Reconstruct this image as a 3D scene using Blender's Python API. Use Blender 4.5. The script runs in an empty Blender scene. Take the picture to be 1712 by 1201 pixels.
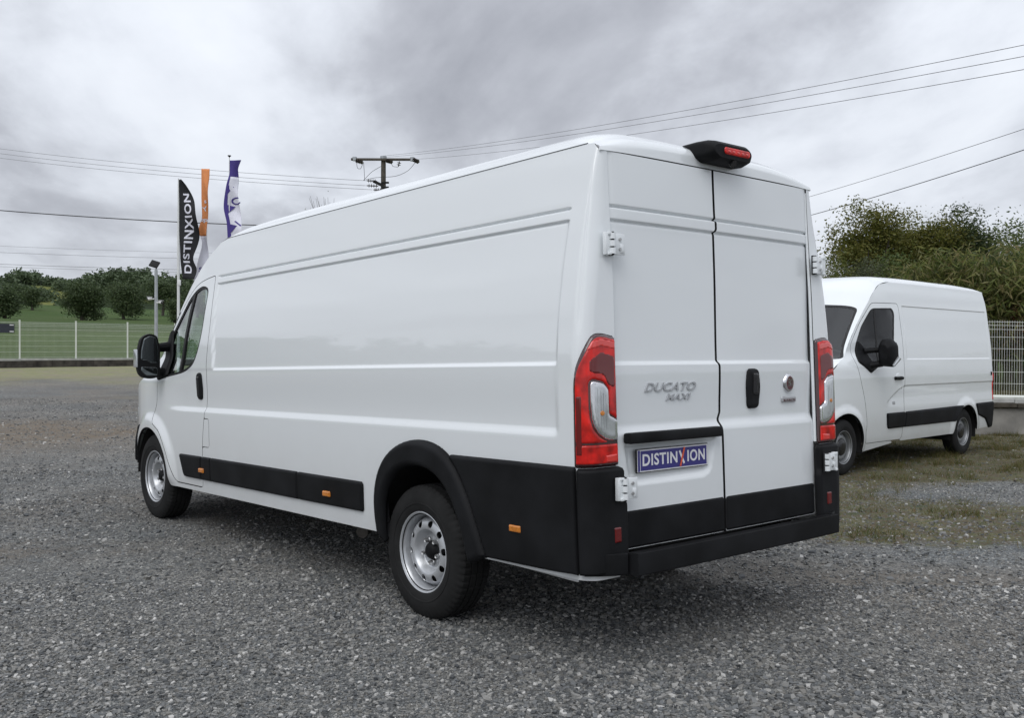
import bpy, bmesh, math, random
import numpy as np
from mathutils import Vector, Matrix
rng = np.random.default_rng(7); random.seed(7)
scene = bpy.context.scene
col = scene.collection
# ------------------------------------------------------------------ camera
F_PX, PITCH, ROLL, CAM_H = 1608.13, -0.0100, 0.0039, 1.4763
fw = np.array([0, math.cos(PITCH), math.sin(PITCH)]); r0 = np.array([1., 0, 0]); u0 = np.cross(r0, fw)
cr = r0*math.cos(ROLL)+u0*math.sin(ROLL); cu = -r0*math.sin(ROLL)+u0*math.cos(ROLL)
cam = bpy.data.cameras.new('camera'); co = bpy.data.objects.new('camera', cam); col.objects.link(co)
cam.sensor_fit = 'HORIZONTAL'; cam.sensor_width = 36; cam.lens = 36*F_PX/1712; cam.clip_start = .05; cam.clip_end = 6000
co.matrix_world = Matrix(((cr[0], cu[0], -fw[0], 0), (cr[1], cu[1], -fw[1], 0), (cr[2], cu[2], -fw[2], CAM_H), (0, 0, 0, 1)))
scene.camera = co
def at(px, py, Y):                      # a point seen at a photo pixel, Y metres ahead
    d = fw+cr*(px-856)/F_PX-cu*(py-600.5)/F_PX
    return np.array([0, 0, CAM_H])+d*(Y/d[1])
# ------------------------------------------------------------------ sky, sun, exposure
SUN_EL, SUN_AZ = math.radians(52), math.radians(-158)     # azimuth from +Y, clockwise: behind the camera, left
world = bpy.data.worlds.new("World"); scene.world = world; world.use_nodes = True
def build_world():
    nt = world.node_tree; N = nt.nodes; L = nt.links; N.clear()
    out = N.new('ShaderNodeOutputWorld'); bg = N.new('ShaderNodeBackground'); bg.inputs[1].default_value = .1
    sky = N.new('ShaderNodeTexSky'); sky.sky_type = 'NISHITA'; sky.sun_disc = False
    sky.sun_elevation = SUN_EL; sky.sun_rotation = SUN_AZ
    tc = N.new('ShaderNodeTexCoord'); sep = N.new('ShaderNodeSeparateXYZ'); L.new(tc.outputs['Generated'], sep.inputs[0])
    def M(op, a, b=None, c=None):
        n = N.new('ShaderNodeMath'); n.operation = op
        for i, v in enumerate((a, b, c)):
            if v is None: continue
            if isinstance(v, (int, float)): n.inputs[i].default_value = v
            else: L.new(v, n.inputs[i])
        return n.outputs[0]
    z = M('ADD', M('MAXIMUM', sep.outputs[2], 0.), .30)
    px, py = M('DIVIDE', sep.outputs[0], z), M('DIVIDE', sep.outputs[1], z)
    cmb = N.new('ShaderNodeCombineXYZ'); L.new(px, cmb.inputs[0]); L.new(py, cmb.inputs[1])
    mp = N.new('ShaderNodeMapping'); L.new(cmb.outputs[0], mp.inputs[0])
    mp.inputs['Rotation'].default_value = (0, 0, math.radians(28)); mp.inputs['Scale'].default_value = (1.75, 1.2, 1); mp.inputs['Location'].default_value = (3.3, 1.85, 0)
    n1 = N.new('ShaderNodeTexNoise'); L.new(mp.outputs[0], n1.inputs[0])
    for k, v in (('Scale', 1.0), ('Detail', 7), ('Roughness', .53), ('Distortion', .35)): n1.inputs[k].default_value = v
    n2 = N.new('ShaderNodeTexNoise'); L.new(mp.outputs[0], n2.inputs[0])
    for k, v in (('Scale', 3.1), ('Detail', 8), ('Roughness', .55), ('Distortion', .2)): n2.inputs[k].default_value = v
    v = M('ADD', M('MULTIPLY', n1.outputs[0], .76), M('MULTIPLY', n2.outputs[0], .24))
    ramp = N.new('ShaderNodeValToRGB'); L.new(v, ramp.inputs[0])
    e = ramp.color_ramp; e.interpolation = 'B_SPLINE'
    st = [(.27, (.32, .335, .38)), (.42, (.50, .52, .575)), (.50, (.68, .715, .782)), (.58, (.805, .845, .92)), (.72, (.92, .96, 1.02))]
    while len(e.elements) < len(st): e.elements.new(.5)
    for k, (p, c) in enumerate(st): e.elements[k].position = p; e.elements[k].color = (*c, 1)
    # an overcast sky is a little brighter towards the zenith (CIE overcast)
    zen = M('ADD', M('MULTIPLY', M('MAXIMUM', sep.outputs[2], 0.), .55), .93)
    sc = N.new('ShaderNodeVectorMath'); sc.operation = 'SCALE'; L.new(ramp.outputs[0], sc.inputs[0]); L.new(M('MULTIPLY', zen, 10.), sc.inputs['Scale'])
    mx = N.new('ShaderNodeMix'); mx.data_type = 'RGBA'; mx.inputs[0].default_value = .96
    L.new(sky.outputs[0], mx.inputs['A']); L.new(sc.outputs[0], mx.inputs['B'])
    L.new(mx.outputs['Result'], bg.inputs[0]); L.new(bg.outputs[0], out.inputs[0])
build_world()
sl = bpy.data.lights.new('sun', 'SUN'); sl.energy = 1.25; sl.angle = math.radians(45); sl.color = (1, .985, .96)
so = bpy.data.objects.new('sun', sl); col.objects.link(so)
sd = Vector((math.sin(SUN_AZ)*math.cos(SUN_EL), math.cos(SUN_AZ)*math.cos(SUN_EL), math.sin(SUN_EL)))
so.rotation_euler = sd.to_track_quat('Z', 'Y').to_euler(); so.location = sd*50
vs = scene.view_settings; vs.view_transform = 'Standard'; vs.look = 'None'; vs.exposure = 0; vs.gamma = 1; vs.use_curve_mapping = False
scene.render.engine = 'CYCLES'; scene.cycles.max_bounces = 8; scene.cycles.transparent_max_bounces = 24
scene.cycles.caustics_reflective = False; scene.cycles.caustics_refractive = False
# ------------------------------------------------------------------ materials
MATS = {}
def mat(name, color, rough=.5, metal=0., coat=0., spec=.5, bump=None, var=None, trans=0., emit=None, coat_rough=.03):
    m = bpy.data.materials.new(name); m.use_nodes = True; nt = m.node_tree; N = nt.nodes; L = nt.links
    b = N['Principled BSDF']; b.inputs['Base Color'].default_value = (*color, 1); b.inputs['Roughness'].default_value = rough
    b.inputs['Metallic'].default_value = metal; b.inputs['Coat IOR'].default_value = 1.6; b.inputs['Coat Weight'].default_value = coat; b.inputs['Coat Roughness'].default_value = coat_rough
    b.inputs['Specular IOR Level'].default_value = spec; b.inputs['Transmission Weight'].default_value = trans
    tc = N.new('ShaderNodeTexCoord')
    if var:                                  # (scale, amount): mottled colour
        n = N.new('ShaderNodeTexNoise'); n.inputs['Scale'].default_value = var[0]; n.inputs['Detail'].default_value = 5
        L.new(tc.outputs['Object'], n.inputs[0])
        mr = N.new('ShaderNodeMapRange'); L.new(n.outputs[0], mr.inputs[0]); mr.inputs[1].default_value = .3; mr.inputs[2].default_value = .7
        mr.inputs[3].default_value = 1-var[1]; mr.inputs[4].default_value = 1+var[1]
        s = N.new('ShaderNodeVectorMath'); s.operation = 'SCALE'; s.inputs[0].default_value = color; L.new(mr.outputs[0], s.inputs['Scale'])
        L.new(s.outputs[0], b.inputs['Base Color'])
    if bump:                                 # (scale, strength, distance)
        n = N.new('ShaderNodeTexNoise'); n.inputs['Scale'].default_value = bump[0]; n.inputs['Detail'].default_value = 4
        L.new(tc.outputs['Object'], n.inputs[0])
        bp = N.new('ShaderNodeBump'); bp.inputs['Strength'].default_value = bump[1]; bp.inputs['Distance'].default_value = bump[2]
        L.new(n.outputs[0], bp.inputs['Height']); L.new(bp.outputs[0], b.inputs['Normal'])
    MATS[name] = m; return m
def paint(name, color, dirt):
    """white gloss paint; road film on the lower body (object-space height)"""
    m = mat(name, color, .40, coat=1.0, spec=.5, coat_rough=.035); nt = m.node_tree; N = nt.nodes; L = nt.links; b = N['Principled BSDF']
    tc = N.new('ShaderNodeTexCoord'); sp = N.new('ShaderNodeSeparateXYZ'); L.new(tc.outputs['Object'], sp.inputs[0])
    n = N.new('ShaderNodeTexNoise'); n.inputs['Scale'].default_value = 3.; n.inputs['Detail'].default_value = 8; n.inputs['Roughness'].default_value = .7; L.new(tc.outputs['Object'], n.inputs[0])
    mr = N.new('ShaderNodeMapRange'); L.new(sp.outputs[2], mr.inputs[0]); mr.inputs[1].default_value = 1.0; mr.inputs[2].default_value = .40; mr.inputs[3].default_value = .02; mr.inputs[4].default_value = .5
    mu = N.new('ShaderNodeMath'); mu.operation = 'MULTIPLY'; L.new(mr.outputs[0], mu.inputs[0]); L.new(n.outputs[0], mu.inputs[1])
    mx = N.new('ShaderNodeMix'); mx.data_type = 'RGBA'; mx.inputs['A'].default_value = (*color, 1); mx.inputs['B'].default_value = (*dirt, 1)
    L.new(mu.outputs[0], mx.inputs[0]); L.new(mx.outputs['Result'], b.inputs['Base Color'])
    # very slight waviness of pressed steel
    n2 = N.new('ShaderNodeTexNoise'); n2.inputs['Scale'].default_value = 1.6; n2.inputs['Detail'].default_value = 1; L.new(tc.outputs['Object'], n2.inputs[0])
    bp = N.new('ShaderNodeBump'); bp.inputs['Strength'].default_value = .16; bp.inputs['Distance'].default_value = .02; L.new(n2.outputs[0], bp.inputs['Height']); L.new(bp.outputs[0], b.inputs['Coat Normal'])
    return m
WHITE = paint('white_paint', (.79, .82, .835), (.45, .43, .40))
WHITE2 = paint('white_paint_second_van', (.82, .855, .87), (.5, .48, .45))
BLACK = mat('black_plastic', (.0080, .0084, .0095), .62, spec=.18, bump=(700, .4, .0012), var=(4, .55))
BLACK2 = mat('black_gloss_trim', (.018, .018, .02), .25, var=(4, .1))
RUBBER = mat('tyre_rubber', (.0125, .0125, .0125), .8, spec=.3, var=(9, .35), bump=(120, .2, .002))
SEAM = mat('grey_seam_sealer', (.16, .17, .18), .6)
SEAL_GAP_SHADE = mat('rubber_seal_and_gap_shade', (.012, .012, .013), .6)  # rubber seals; also paints gap shade on the rims of white panels
DARK = mat('underbody_black', (.012, .012, .012), .85)
INTER = mat('interior_plastic', (.045, .047, .05), .7)
FABRIC = mat('seat_fabric', (.06, .06, .07), .95, bump=(300, .3, .002))
LINER = mat('headliner', (.5, .5, .5), .9)
STEEL = mat('steel_rim', (.54, .555, .575), .34, metal=.5, var=(12, .08))
STEEL2 = mat('dull_steel_rim', (.30, .31, .32), .45, metal=.5, var=(12, .15))
BOLT = mat('wheel_bolt', (.5, .5, .5), .4, metal=.9)
CHROME = mat('chrome', (.75, .75, .77), .12, metal=1)
CHROME2 = mat('satin_chrome', (.5, .51, .52), .35, metal=.7)
SILVER = mat('silver_letters', (.5, .51, .53), .28, metal=.35)
PIPE = mat('dull_exhaust_steel', (.10, .09, .08), .6, metal=.5, var=(20, .3))
GALV = mat('galvanised_steel', (.42, .44, .46), .5, metal=.5, var=(6, .12))
RED = mat('red_lens', (.56, .012, .008), .15, coat=.3, spec=.35, var=(16, .5))
RED2 = mat('deep_red_lens', (.13, .004, .004), .12, coat=.4)
REDB = mat('bright_red_reflector', (.72, .03, .02), .15, coat=1.)
MAROON = mat('dark_lamp_edge', (.045, .008, .009), .2, coat=1.)
CLEAR = mat('clear_lens', (.60, .62, .64), .18, metal=.6, coat=.6, var=(9, .3))
AMBER = mat('amber_lens', (.62, .20, .012), .2, coat=1., var=(60, .25))
BLUEP = mat('plate_blue', (.035, .030, .20), .35, coat=.3)
WHITEP = mat('plate_white', (.8, .8, .82), .4)
ORANGEP = mat('plate_orange', (.75, .12, .05), .4)
BADGE = mat('badge_maroon', (.10, .015, .025), .25, coat=1.)
MIRROR = mat('mirror_glass', (.14, .155, .16), .04, metal=1.)
FENCEW = mat('white_fence_coating', (.72, .74, .69), .5, var=(4, .06))
POLEW = mat('white_flagpole', (.72, .73, .72), .4)
WIRE = mat('cable', (.03, .03, .032), .6)
WIREG = mat('bare_conductor', (.22, .22, .23), .5, metal=.4)
WOOD = mat('weathered_pole_wood', (.085, .075, .062), .9, var=(7, .3), bump=(30, .5, .01))
INSUL = mat('brown_insulator', (.06, .05, .045), .3)
BLACKC = mat('black_flag_cloth', (.018, .019, .022), .9, bump=(8, .25, .03))
ORANGEC = mat('orange_flag_cloth', (.72, .27, .10), .9, bump=(8, .25, .03))
PURPLEC = mat('purple_flag_cloth', (.07, .05, .24), .9, bump=(8, .25, .03))
WHITEC = mat('white_flag_cloth', (.74, .74, .82), .9, bump=(8, .25, .03))
LEDFACE = mat('floodlight_face', (.16, .17, .18), .2)
def glass(name, tint, refl=1.0):
    m = bpy.data.materials.new(name); m.use_nodes = True; nt = m.node_tree; N = nt.nodes; L = nt.links; N.remove(N['Principled BSDF'])
    t = N.new('ShaderNodeBsdfTransparent'); t.inputs[0].default_value = (*tint, 1); g = N.new('ShaderNodeBsdfGlossy'); g.inputs['Roughness'].default_value = .01
    ge = N.new('ShaderNodeNewGeometry'); dp = N.new('ShaderNodeVectorMath'); dp.operation = 'DOT_PRODUCT'; L.new(ge.outputs['Normal'], dp.inputs[0]); L.new(ge.outputs['Incoming'], dp.inputs[1])
    def M(op, a, b):
        n = N.new('ShaderNodeMath'); n.operation = op
        for i, v in enumerate((a, b)):
            if isinstance(v, (int, float)): n.inputs[i].default_value = v
            else: L.new(v, n.inputs[i])
        return n.outputs[0]
    mu_ = M('ADD', M('MULTIPLY', M('POWER', M('SUBTRACT', 1., M('ABSOLUTE', dp.outputs['Value'], 0.)), 5.), .92*refl), .05*refl)
    mx = N.new('ShaderNodeMixShader'); L.new(mu_, mx.inputs[0]); L.new(t.outputs[0], mx.inputs[1]); L.new(g.outputs[0], mx.inputs[2])
    L.new(mx.outputs[0], N['Material Output'].inputs[0]); return m
GLASS = glass('tinted_glass', (.84, .95, .91), 1.8); GLASS2 = glass('dark_tinted_glass', (.55, .58, .58), 1.2); GLASS3 = glass('windscreen_glass', (.7, .74, .73), 2.2)
def leafmat(name, cols, trans=.45):
    m = bpy.data.materials.new(name); m.use_nodes = True; nt = m.node_tree; N = nt.nodes; L = nt.links; b = N['Principled BSDF']
    g = N.new('ShaderNodeNewGeometry'); rp = N.new('ShaderNodeValToRGB'); L.new(g.outputs['Random Per Island'], rp.inputs[0])
    e = rp.color_ramp; n = len(cols)
    while len(e.elements) < n: e.elements.new(.5)
    for i, c in enumerate(cols): e.elements[i].position = i/(n-1); e.elements[i].color = (*c, 1)
    L.new(rp.outputs[0], b.inputs['Base Color']); b.inputs['Roughness'].default_value = .55; b.inputs['Specular IOR Level'].default_value = .3
    t = N.new('ShaderNodeBsdfTranslucent'); L.new(rp.outputs[0], t.inputs[0]); mx = N.new('ShaderNodeMixShader'); mx.inputs[0].default_value = trans
    L.new(b.outputs[0], mx.inputs[1]); L.new(t.outputs[0], mx.inputs[2]); L.new(mx.outputs[0], N['Material Output'].inputs[0]); return m
BARK = mat('bark', (.07, .06, .05), .95, var=(8, .3))
# ------------------------------------------------------------------ object helpers
def link(name, me, m, parent=None, loc=None, rot=None):
    o = bpy.data.objects.new(name, me); col.objects.link(o)
    if m is not None and me is not None: me.materials.append(m)
    if parent is not None: o.parent = parent
    if loc is not None: o.location = loc
    if rot is not None: o.rotation_euler = rot
    return o
def tag(o, label=None, cat=None, group=None, kind=None):
    for k, v in (('label', label), ('category', cat), ('group', group), ('kind', kind)):
        if v: o[k] = v
    return o
def empty(name, label, cat, loc=(0, 0, 0), rz=0., group=None):
    o = bpy.data.objects.new(name, None); col.objects.link(o); o.empty_display_size = .2
    o.location = loc; o.rotation_euler = (0, 0, rz); return tag(o, label, cat, group)
def part_empty(name, parent):
    o = bpy.data.objects.new(name, None); col.objects.link(o); o.parent = parent; o.empty_display_size = .1; return o
def pydata(V, Fs, smooth=True, ang=35):
    me = bpy.data.meshes.new('m'); me.from_pydata([tuple(map(float, v)) for v in V], [], [tuple(map(int, f)) for f in Fs]); me.validate()
    if smooth: me.shade_smooth(); me.set_sharp_from_angle(angle=math.radians(ang))
    return me
class MB:                                   # collects simple solids into one mesh
    def __init__(s): s.V = []; s.F = []
    def add(s, V, Fs):
        o = len(s.V); s.V += [tuple(v) for v in V]; s.F += [tuple(i+o for i in f) for f in Fs]; return s
    def box(s, c, d, R=None):
        v = np.array([[x, y, z] for x in (-.5, .5) for y in (-.5, .5) for z in (-.5, .5)])*np.array(d)
        if R is not None: v = v@np.array(R).T
        return s.add(v+np.array(c), [(0, 1, 3, 2), (4, 6, 7, 5), (0, 4, 5, 1), (2, 3, 7, 6), (0, 2, 6, 4), (1, 5, 7, 3)])
    def tube(s, pts, r, n=8, caps=True):
        pts = [np.array(p, float) for p in pts]; k = len(pts); rr = [r]*k if np.isscalar(r) else list(r); V = []; Fs = []
        up = None
        for i in range(k):
            t = pts[min(i+1, k-1)]-pts[max(i-1, 0)]; t /= np.linalg.norm(t)+1e-12
            if up is None: up = np.array([0, 0, 1.]) if abs(t[2]) < .9 else np.array([1., 0, 0])
            a = np.cross(t, up); a /= np.linalg.norm(a)+1e-12; b = np.cross(t, a); up = np.cross(a, t)
            for j in range(n):
                w = 2*math.pi*j/n; V.append(pts[i]+rr[i]*(a*math.cos(w)+b*math.sin(w)))
        for i in range(k-1):
            for j in range(n): Fs.append((i*n+j, i*n+(j+1) % n, (i+1)*n+(j+1) % n, (i+1)*n+j))
        if caps: Fs.append(tuple(range(n-1, -1, -1))); Fs.append(tuple((k-1)*n+j for j in range(n)))
        return s.add(V, Fs)
    def lathe(s, prof, n=48, c=(0, 0, 0), axis='y', closed=False, a0=0., a1=2*math.pi):
        full = abs(a1-a0-2*math.pi) < 1e-6; V = []; Fs = []; k = len(prof); m = n if full else n+1
        for i in range(m):
            w = a0+(a1-a0)*i/n
            for (r, y) in prof:
                p = (r*math.cos(w), y, r*math.sin(w)) if axis == 'y' else ((r*math.cos(w), r*math.sin(w), y) if axis == 'z' else (y, r*math.cos(w), r*math.sin(w)))
                V.append(np.array(p)+np.array(c))
        for i in range(n):
            i2 = (i+1) % m
            for j in range(k-1 if not closed else k): Fs.append((i*k+j, i*k+(j+1) % k, i2*k+(j+1) % k, i2*k+j))
        return s.add(V, Fs)
    def build(s, name, m, parent=None, ang=35, bevel=0., seg=2, fix=True, T=None):
        V = np.array(s.V, float)
        if T is not None: V = T(V)
        me = bpy.data.meshes.new(name); me.from_pydata([tuple(v) for v in V], [], s.F)
        bm = bmesh.new(); bm.from_mesh(me)
        bmesh.ops.remove_doubles(bm, verts=bm.verts, dist=1e-6)
        if fix: bmesh.ops.recalc_face_normals(bm, faces=bm.faces)
        if bevel: bmesh.ops.bevel(bm, geom=[e for e in bm.edges if len(e.link_faces) == 2 and e.calc_face_angle(0) > .6], offset=bevel, segments=seg, affect='EDGES', profile=.5)
        bm.to_mesh(me); bm.free(); me.shade_smooth(); me.set_sharp_from_angle(angle=math.radians(ang))
        return link(name, me, m, parent)
def pchip(xs, ys):
    xs = np.array(xs, float); ys = np.array(ys, float); h = np.diff(xs); d = np.diff(ys)/h; m = np.zeros_like(ys)
    m[0] = d[0]; m[-1] = d[-1]
    for i in range(1, len(xs)-1):
        if d[i-1]*d[i] > 0: w1 = 2*h[i]+h[i-1]; w2 = h[i]+2*h[i-1]; m[i] = (w1+w2)/(w1/d[i-1]+w2/d[i])
    def f(x):
        x = np.asarray(x, float); i = np.clip(np.searchsorted(xs, x)-1, 0, len(xs)-2); t = (x-xs[i])/h[i]
        tc = np.clip(t, 0, 1)
        y = (2*tc**3-3*tc**2+1)*ys[i]+(tc**3-2*tc**2+tc)*h[i]*m[i]+(-2*tc**3+3*tc**2)*ys[i+1]+(tc**3-tc**2)*h[i]*m[i+1]
        return y+np.where(t < 0, (x-xs[0])*m[0], 0)+np.where(t > 1, (x-xs[-1])*m[-1], 0)
    return f
def ss(a, b, x):
    t = np.clip((np.asarray(x, float)-a)/(b-a), 0, 1); return t*t*(3-2*t)
def fillet(pts, r, n=5):
    pts = [np.array(p[:2], float) for p in pts]; out = []; k = len(pts)
    rr = [r]*k if np.isscalar(r) else r
    for i in range(k):
        p, a, b = pts[i], pts[i-1], pts[(i+1) % k]; R = rr[i]
        if R <= 0: out.append(p); continue
        da, db = a-p, b-p; la, lb = np.linalg.norm(da), np.linalg.norm(db); R2 = min(R, .48*la, .48*lb)
        A, B = p+da/la*R2, p+db/lb*R2
        for j in range(n+1): t = j/n; out.append((1-t)**2*A+2*t*(1-t)*p+t*t*B)
    return np.array(out)
def sdf(poly):
    poly = np.array(poly, float); A = poly; B = np.roll(poly, -1, 0)
    def f(u, v):
        P = np.stack([np.ravel(u), np.ravel(v)], -1); d2 = np.full(len(P), 1e9); ins = np.zeros(len(P), bool)
        for a, b in zip(A, B):
            e = b-a; w = P-a; t = np.clip((w@e)/(e@e+1e-18), 0, 1); q = w-t[:, None]*e; d2 = np.minimum(d2, (q*q).sum(1))
            c = ((a[1] > P[:, 1]) != (b[1] > P[:, 1])); ins ^= c & (P[:, 0] < (b[0]-a[0])*(P[:, 1]-a[1])/(b[1]-a[1]+1e-18)+a[0])
        return np.where(ins, -1, 1)*np.sqrt(d2)
    return f
def circ(cx, cz, r): return lambda u, v: np.hypot(np.ravel(u)-cx, np.ravel(v)-cz)-r
def shell(name, mp, U, V, f, m, parent, depth=.015, s=-1, mirror=False, T=None, rim_m=None):
    """surface mp(u,v) kept where f(u,v)<0, cut exactly along f=0, with a rim turned inwards at every edge"""
    U = np.asarray(U, float); V = np.asarray(V, float); nu, nv = len(U), len(V)
    gu, gv = [g.ravel() for g in np.meshgrid(U, V, indexing='ij')]; Fv = f(gu, gv); Fv = np.where(np.abs(Fv) < 1e-7, 1e-7, Fv)
    idx = np.arange(nu*nv).reshape(nu, nv)
    Q = np.stack([idx[:-1, :-1], idx[1:, :-1], idx[1:, 1:], idx[:-1, 1:]], -1).reshape(-1, 4)
    cnt = (Fv[Q] < 0).sum(1); faces = [tuple(q) for q in Q[cnt == 4]]
    eu, ev = list(gu), list(gv); cache = {}
    for q in Q[(cnt > 0) & (cnt < 4)]:
        poly = []
        for i in range(4):
            a, b = int(q[i]), int(q[(i+1) % 4])
            if Fv[a] < 0: poly.append(a)
            if (Fv[a] < 0) != (Fv[b] < 0):
                k = (min(a, b), max(a, b))
                if k not in cache:
                    t = Fv[k[0]]/(Fv[k[0]]-Fv[k[1]]); t = min(max(t, .02), .98)
                    eu.append(gu[k[0]]+t*(gu[k[1]]-gu[k[0]])); ev.append(gv[k[0]]+t*(gv[k[1]]-gv[k[0]])); cache[k] = len(eu)-1
                poly.append(cache[k])
        if len(poly) >= 3: faces.append(tuple(poly))
    used = np.unique(np.concatenate([np.array(fc) for fc in faces])); re = np.full(len(eu), -1); re[used] = np.arange(len(used))
    u = np.array(eu)[used]; v = np.array(ev)[used]; e = 1.5e-3
    P = mp(u, v); n = s*np.cross(mp(u+e, v)-mp(u-e, v), mp(u, v+e)-mp(u, v-e)); n /= np.linalg.norm(n, axis=1, keepdims=True)+1e-12
    faces = [tuple(int(re[i]) for i in fc) for fc in faces]
    if s < 0: faces = [fc[::-1] for fc in faces]
    nf = len(faces); edges = {}
    for fc in faces:
        for i in range(len(fc)):
            a, b = fc[i], fc[(i+1) % len(fc)]; k = (min(a, b), max(a, b)); edges[k] = None if k in edges else (a, b)
    Vx = [P]; base = len(P); rim = []
    if depth:
        bd = [x for x in edges.values() if x]; mapo = {}
        vo = []; vi = []
        for a, b in bd:
            for w in (a, b):
                if w not in mapo: mapo[w] = len(mapo); vo.append(P[w]); vi.append(P[w]-n[w]*depth)
        k = len(mapo); Vx += [np.array(vo), np.array(vi)]
        rim = [(base+mapo[b], base+mapo[a], base+k+mapo[a], base+k+mapo[b]) for a, b in bd]
    Vx = np.concatenate(Vx); nn = n
    if mirror: Vx = Vx*np.array([1, -1, 1]); nn = n*np.array([1, -1, 1]); faces = [fc[::-1] for fc in faces]; rim = [fc[::-1] for fc in rim]
    if T is not None: Vx2 = T(Vx); nn = T(Vx[:base]+nn)-Vx2[:base]; Vx = Vx2
    me = bpy.data.meshes.new(name); me.from_pydata([tuple(x) for x in Vx], [], faces+rim)
    sm = np.zeros(len(me.polygons), bool); sm[:nf] = True; me.polygons.foreach_set('use_smooth', sm)
    ln = np.zeros((len(me.loops), 3)); li = np.empty(len(me.loops), int); me.loops.foreach_get('vertex_index', li)
    ok = li < base; ln[ok] = nn[li[ok]]
    me.normals_split_custom_set(ln.tolist())
    o = link(name, me, m, parent)
    if rim_m is not None:
        me.materials.append(rim_m); mi = np.zeros(len(me.polygons), np.int32); mi[nf:] = 1; me.polygons.foreach_set('material_index', mi)
    return o
def grid(a, b, step): return np.linspace(a, b, max(2, int(math.ceil((b-a)/step))+1))
def lift(mp, fn, s=-1):
    """mp raised along its own normal by fn(u,v)"""
    def g(u, v):
        e = 2e-3; n = s*np.cross(mp(u+e, v)-mp(u-e, v), mp(u, v+e)-mp(u, v-e)); n /= np.linalg.norm(n, axis=1, keepdims=True)+1e-12
        return mp(u, v)+n*np.asarray(fn(u, v)).reshape(-1, 1)
    return g
def pad(name, mp, poly, m, parent, h=.015, r=.012, base=.001, step=.01, depth=None, s=-1, cut=None, **kw):
    """a cushion-edged piece lying on the surface mp inside poly"""
    poly = np.array(poly); f0 = sdf(poly); f = (lambda u, v: np.maximum(f0(u, v), cut(u, v))) if cut else f0
    hf = lambda u, v: base+h*np.sqrt(np.clip(1-(1-np.clip(-f(u, v)/r, 0, 1))**2, 0, 1))
    lo, hi = poly.min(0), poly.max(0)
    return shell(name, lift(mp, hf, s), grid(lo[0]-step*.3, hi[0]+step*.3, step), grid(lo[1]-step*.3, hi[1]+step*.3, step), f, m, parent, depth=base+.008 if depth is None else depth, s=s, **kw)
def text_mesh(txt, size, depth=.002, shear=0., offset=0., spacing=1., align='CENTER', sx=1.):
    cu_ = bpy.data.curves.new('t', 'FONT'); cu_.body = txt; cu_.size = size; cu_.extrude = depth; cu_.shear = shear; cu_.offset = offset
    cu_.space_character = spacing; cu_.align_x = align; cu_.align_y = 'CENTER'; cu_.resolution_u = 4
    o = bpy.data.objects.new('t', cu_); col.objects.link(o); dg = bpy.context.evaluated_depsgraph_get(); dg.update()
    me = bpy.data.meshes.new_from_object(o.evaluated_get(dg)); bpy.data.objects.remove(o); bpy.data.curves.remove(cu_)
    V = np.array([v.co[:] for v in me.vertices]); V[:, 0] *= sx; Fs = [tuple(p.vertices) for p in me.polygons]; bpy.data.meshes.remove(me)
    return V, Fs
def place_text(name, VF, fn, m, parent=None):
    V, Fs = VF; me = bpy.data.meshes.new(name); me.from_pydata([tuple(x) for x in fn(V)], [], Fs); bm = bmesh.new(); bm.from_mesh(me)
    bmesh.ops.recalc_face_normals(bm, faces=bm.faces); bm.to_mesh(me); bm.free()
    return link(name, me, m, parent)
# ------------------------------------------------------------------ ground
WALL0, WALLD = np.array([-21.5, 42.0]), np.array([.633, .774])          # left boundary wall line
YARD = [(-60, -60), (-60, -5.1), (-40.5, 18.8), (-4.3, 63.0), (4.0, 19.0), (40, 19.0), (40, -60)]
yardf = sdf(YARD)
def wob(x, y, s, seed=0.):
    x = np.asarray(x, float)/s; y = np.asarray(y, float)/s; o = 0.; a = 1.
    for k in range(4):
        o = o+a*np.sin(x*1.7+1.3*k+seed+1.1*np.sin(y*1.3+k+seed*2))*np.sin(y*1.9+2.1*k-seed+1.2*np.sin(x*1.1-k+seed)); x = x*2.03+3.1; y = y*2.03-1.7; a *= .5
    return o/1.9
def yard_z(x, y):
    x = np.asarray(x, float); y = np.asarray(y, float)
    lf = .60*ss(12, 44, y)*ss(4, -12, x); rt = -.107*ss(6, 11.5, y)*ss(.8, 3.6, x)-.05*ss(14, 19, y)*ss(2, 5, x)
    return lf+rt+.012*wob(x, y, 1.7)*ss(2.0, 4.0, np.hypot((x+1.1)/1.0, (y-7.0)/1.6))*ss(0, 8, np.abs(x-5.5)+np.abs(y-13.5)+3)
def meadow_z(x, y):
    x = np.asarray(x, float); y = np.asarray(y, float); s = (x-WALL0[0])*(-WALLD[1])+(y-WALL0[1])*WALLD[0]
    s = np.maximum(s, 0); l = ss(40, -40, x)
    z = .62+.30*ss(4, -14, x)+(.042*s+.030*np.maximum(s-150, 0)+.05*np.maximum(s-270, 0)*ss(700, 300, s)+.3*wob(x, y, 60)*ss(20, 90, s))*(.25+.75*l)
    z = np.where(y < 12, .35, z); return z-1.6*ss(.75, .25, yardf(x, y).reshape(x.shape))
def grid_mesh(xs, ys, zf):
    X, Y = np.meshgrid(xs, ys, indexing='ij'); Z = zf(X, Y); nx, ny = len(xs), len(ys)
    i = np.arange(nx*ny).reshape(nx, ny); Q = np.stack([i[:-1, :-1], i[1:, :-1], i[1:, 1:], i[:-1, 1:]], -1).reshape(-1, 4)
    return np.stack([X, Y, Z], -1).reshape(-1, 3), Q
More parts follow.
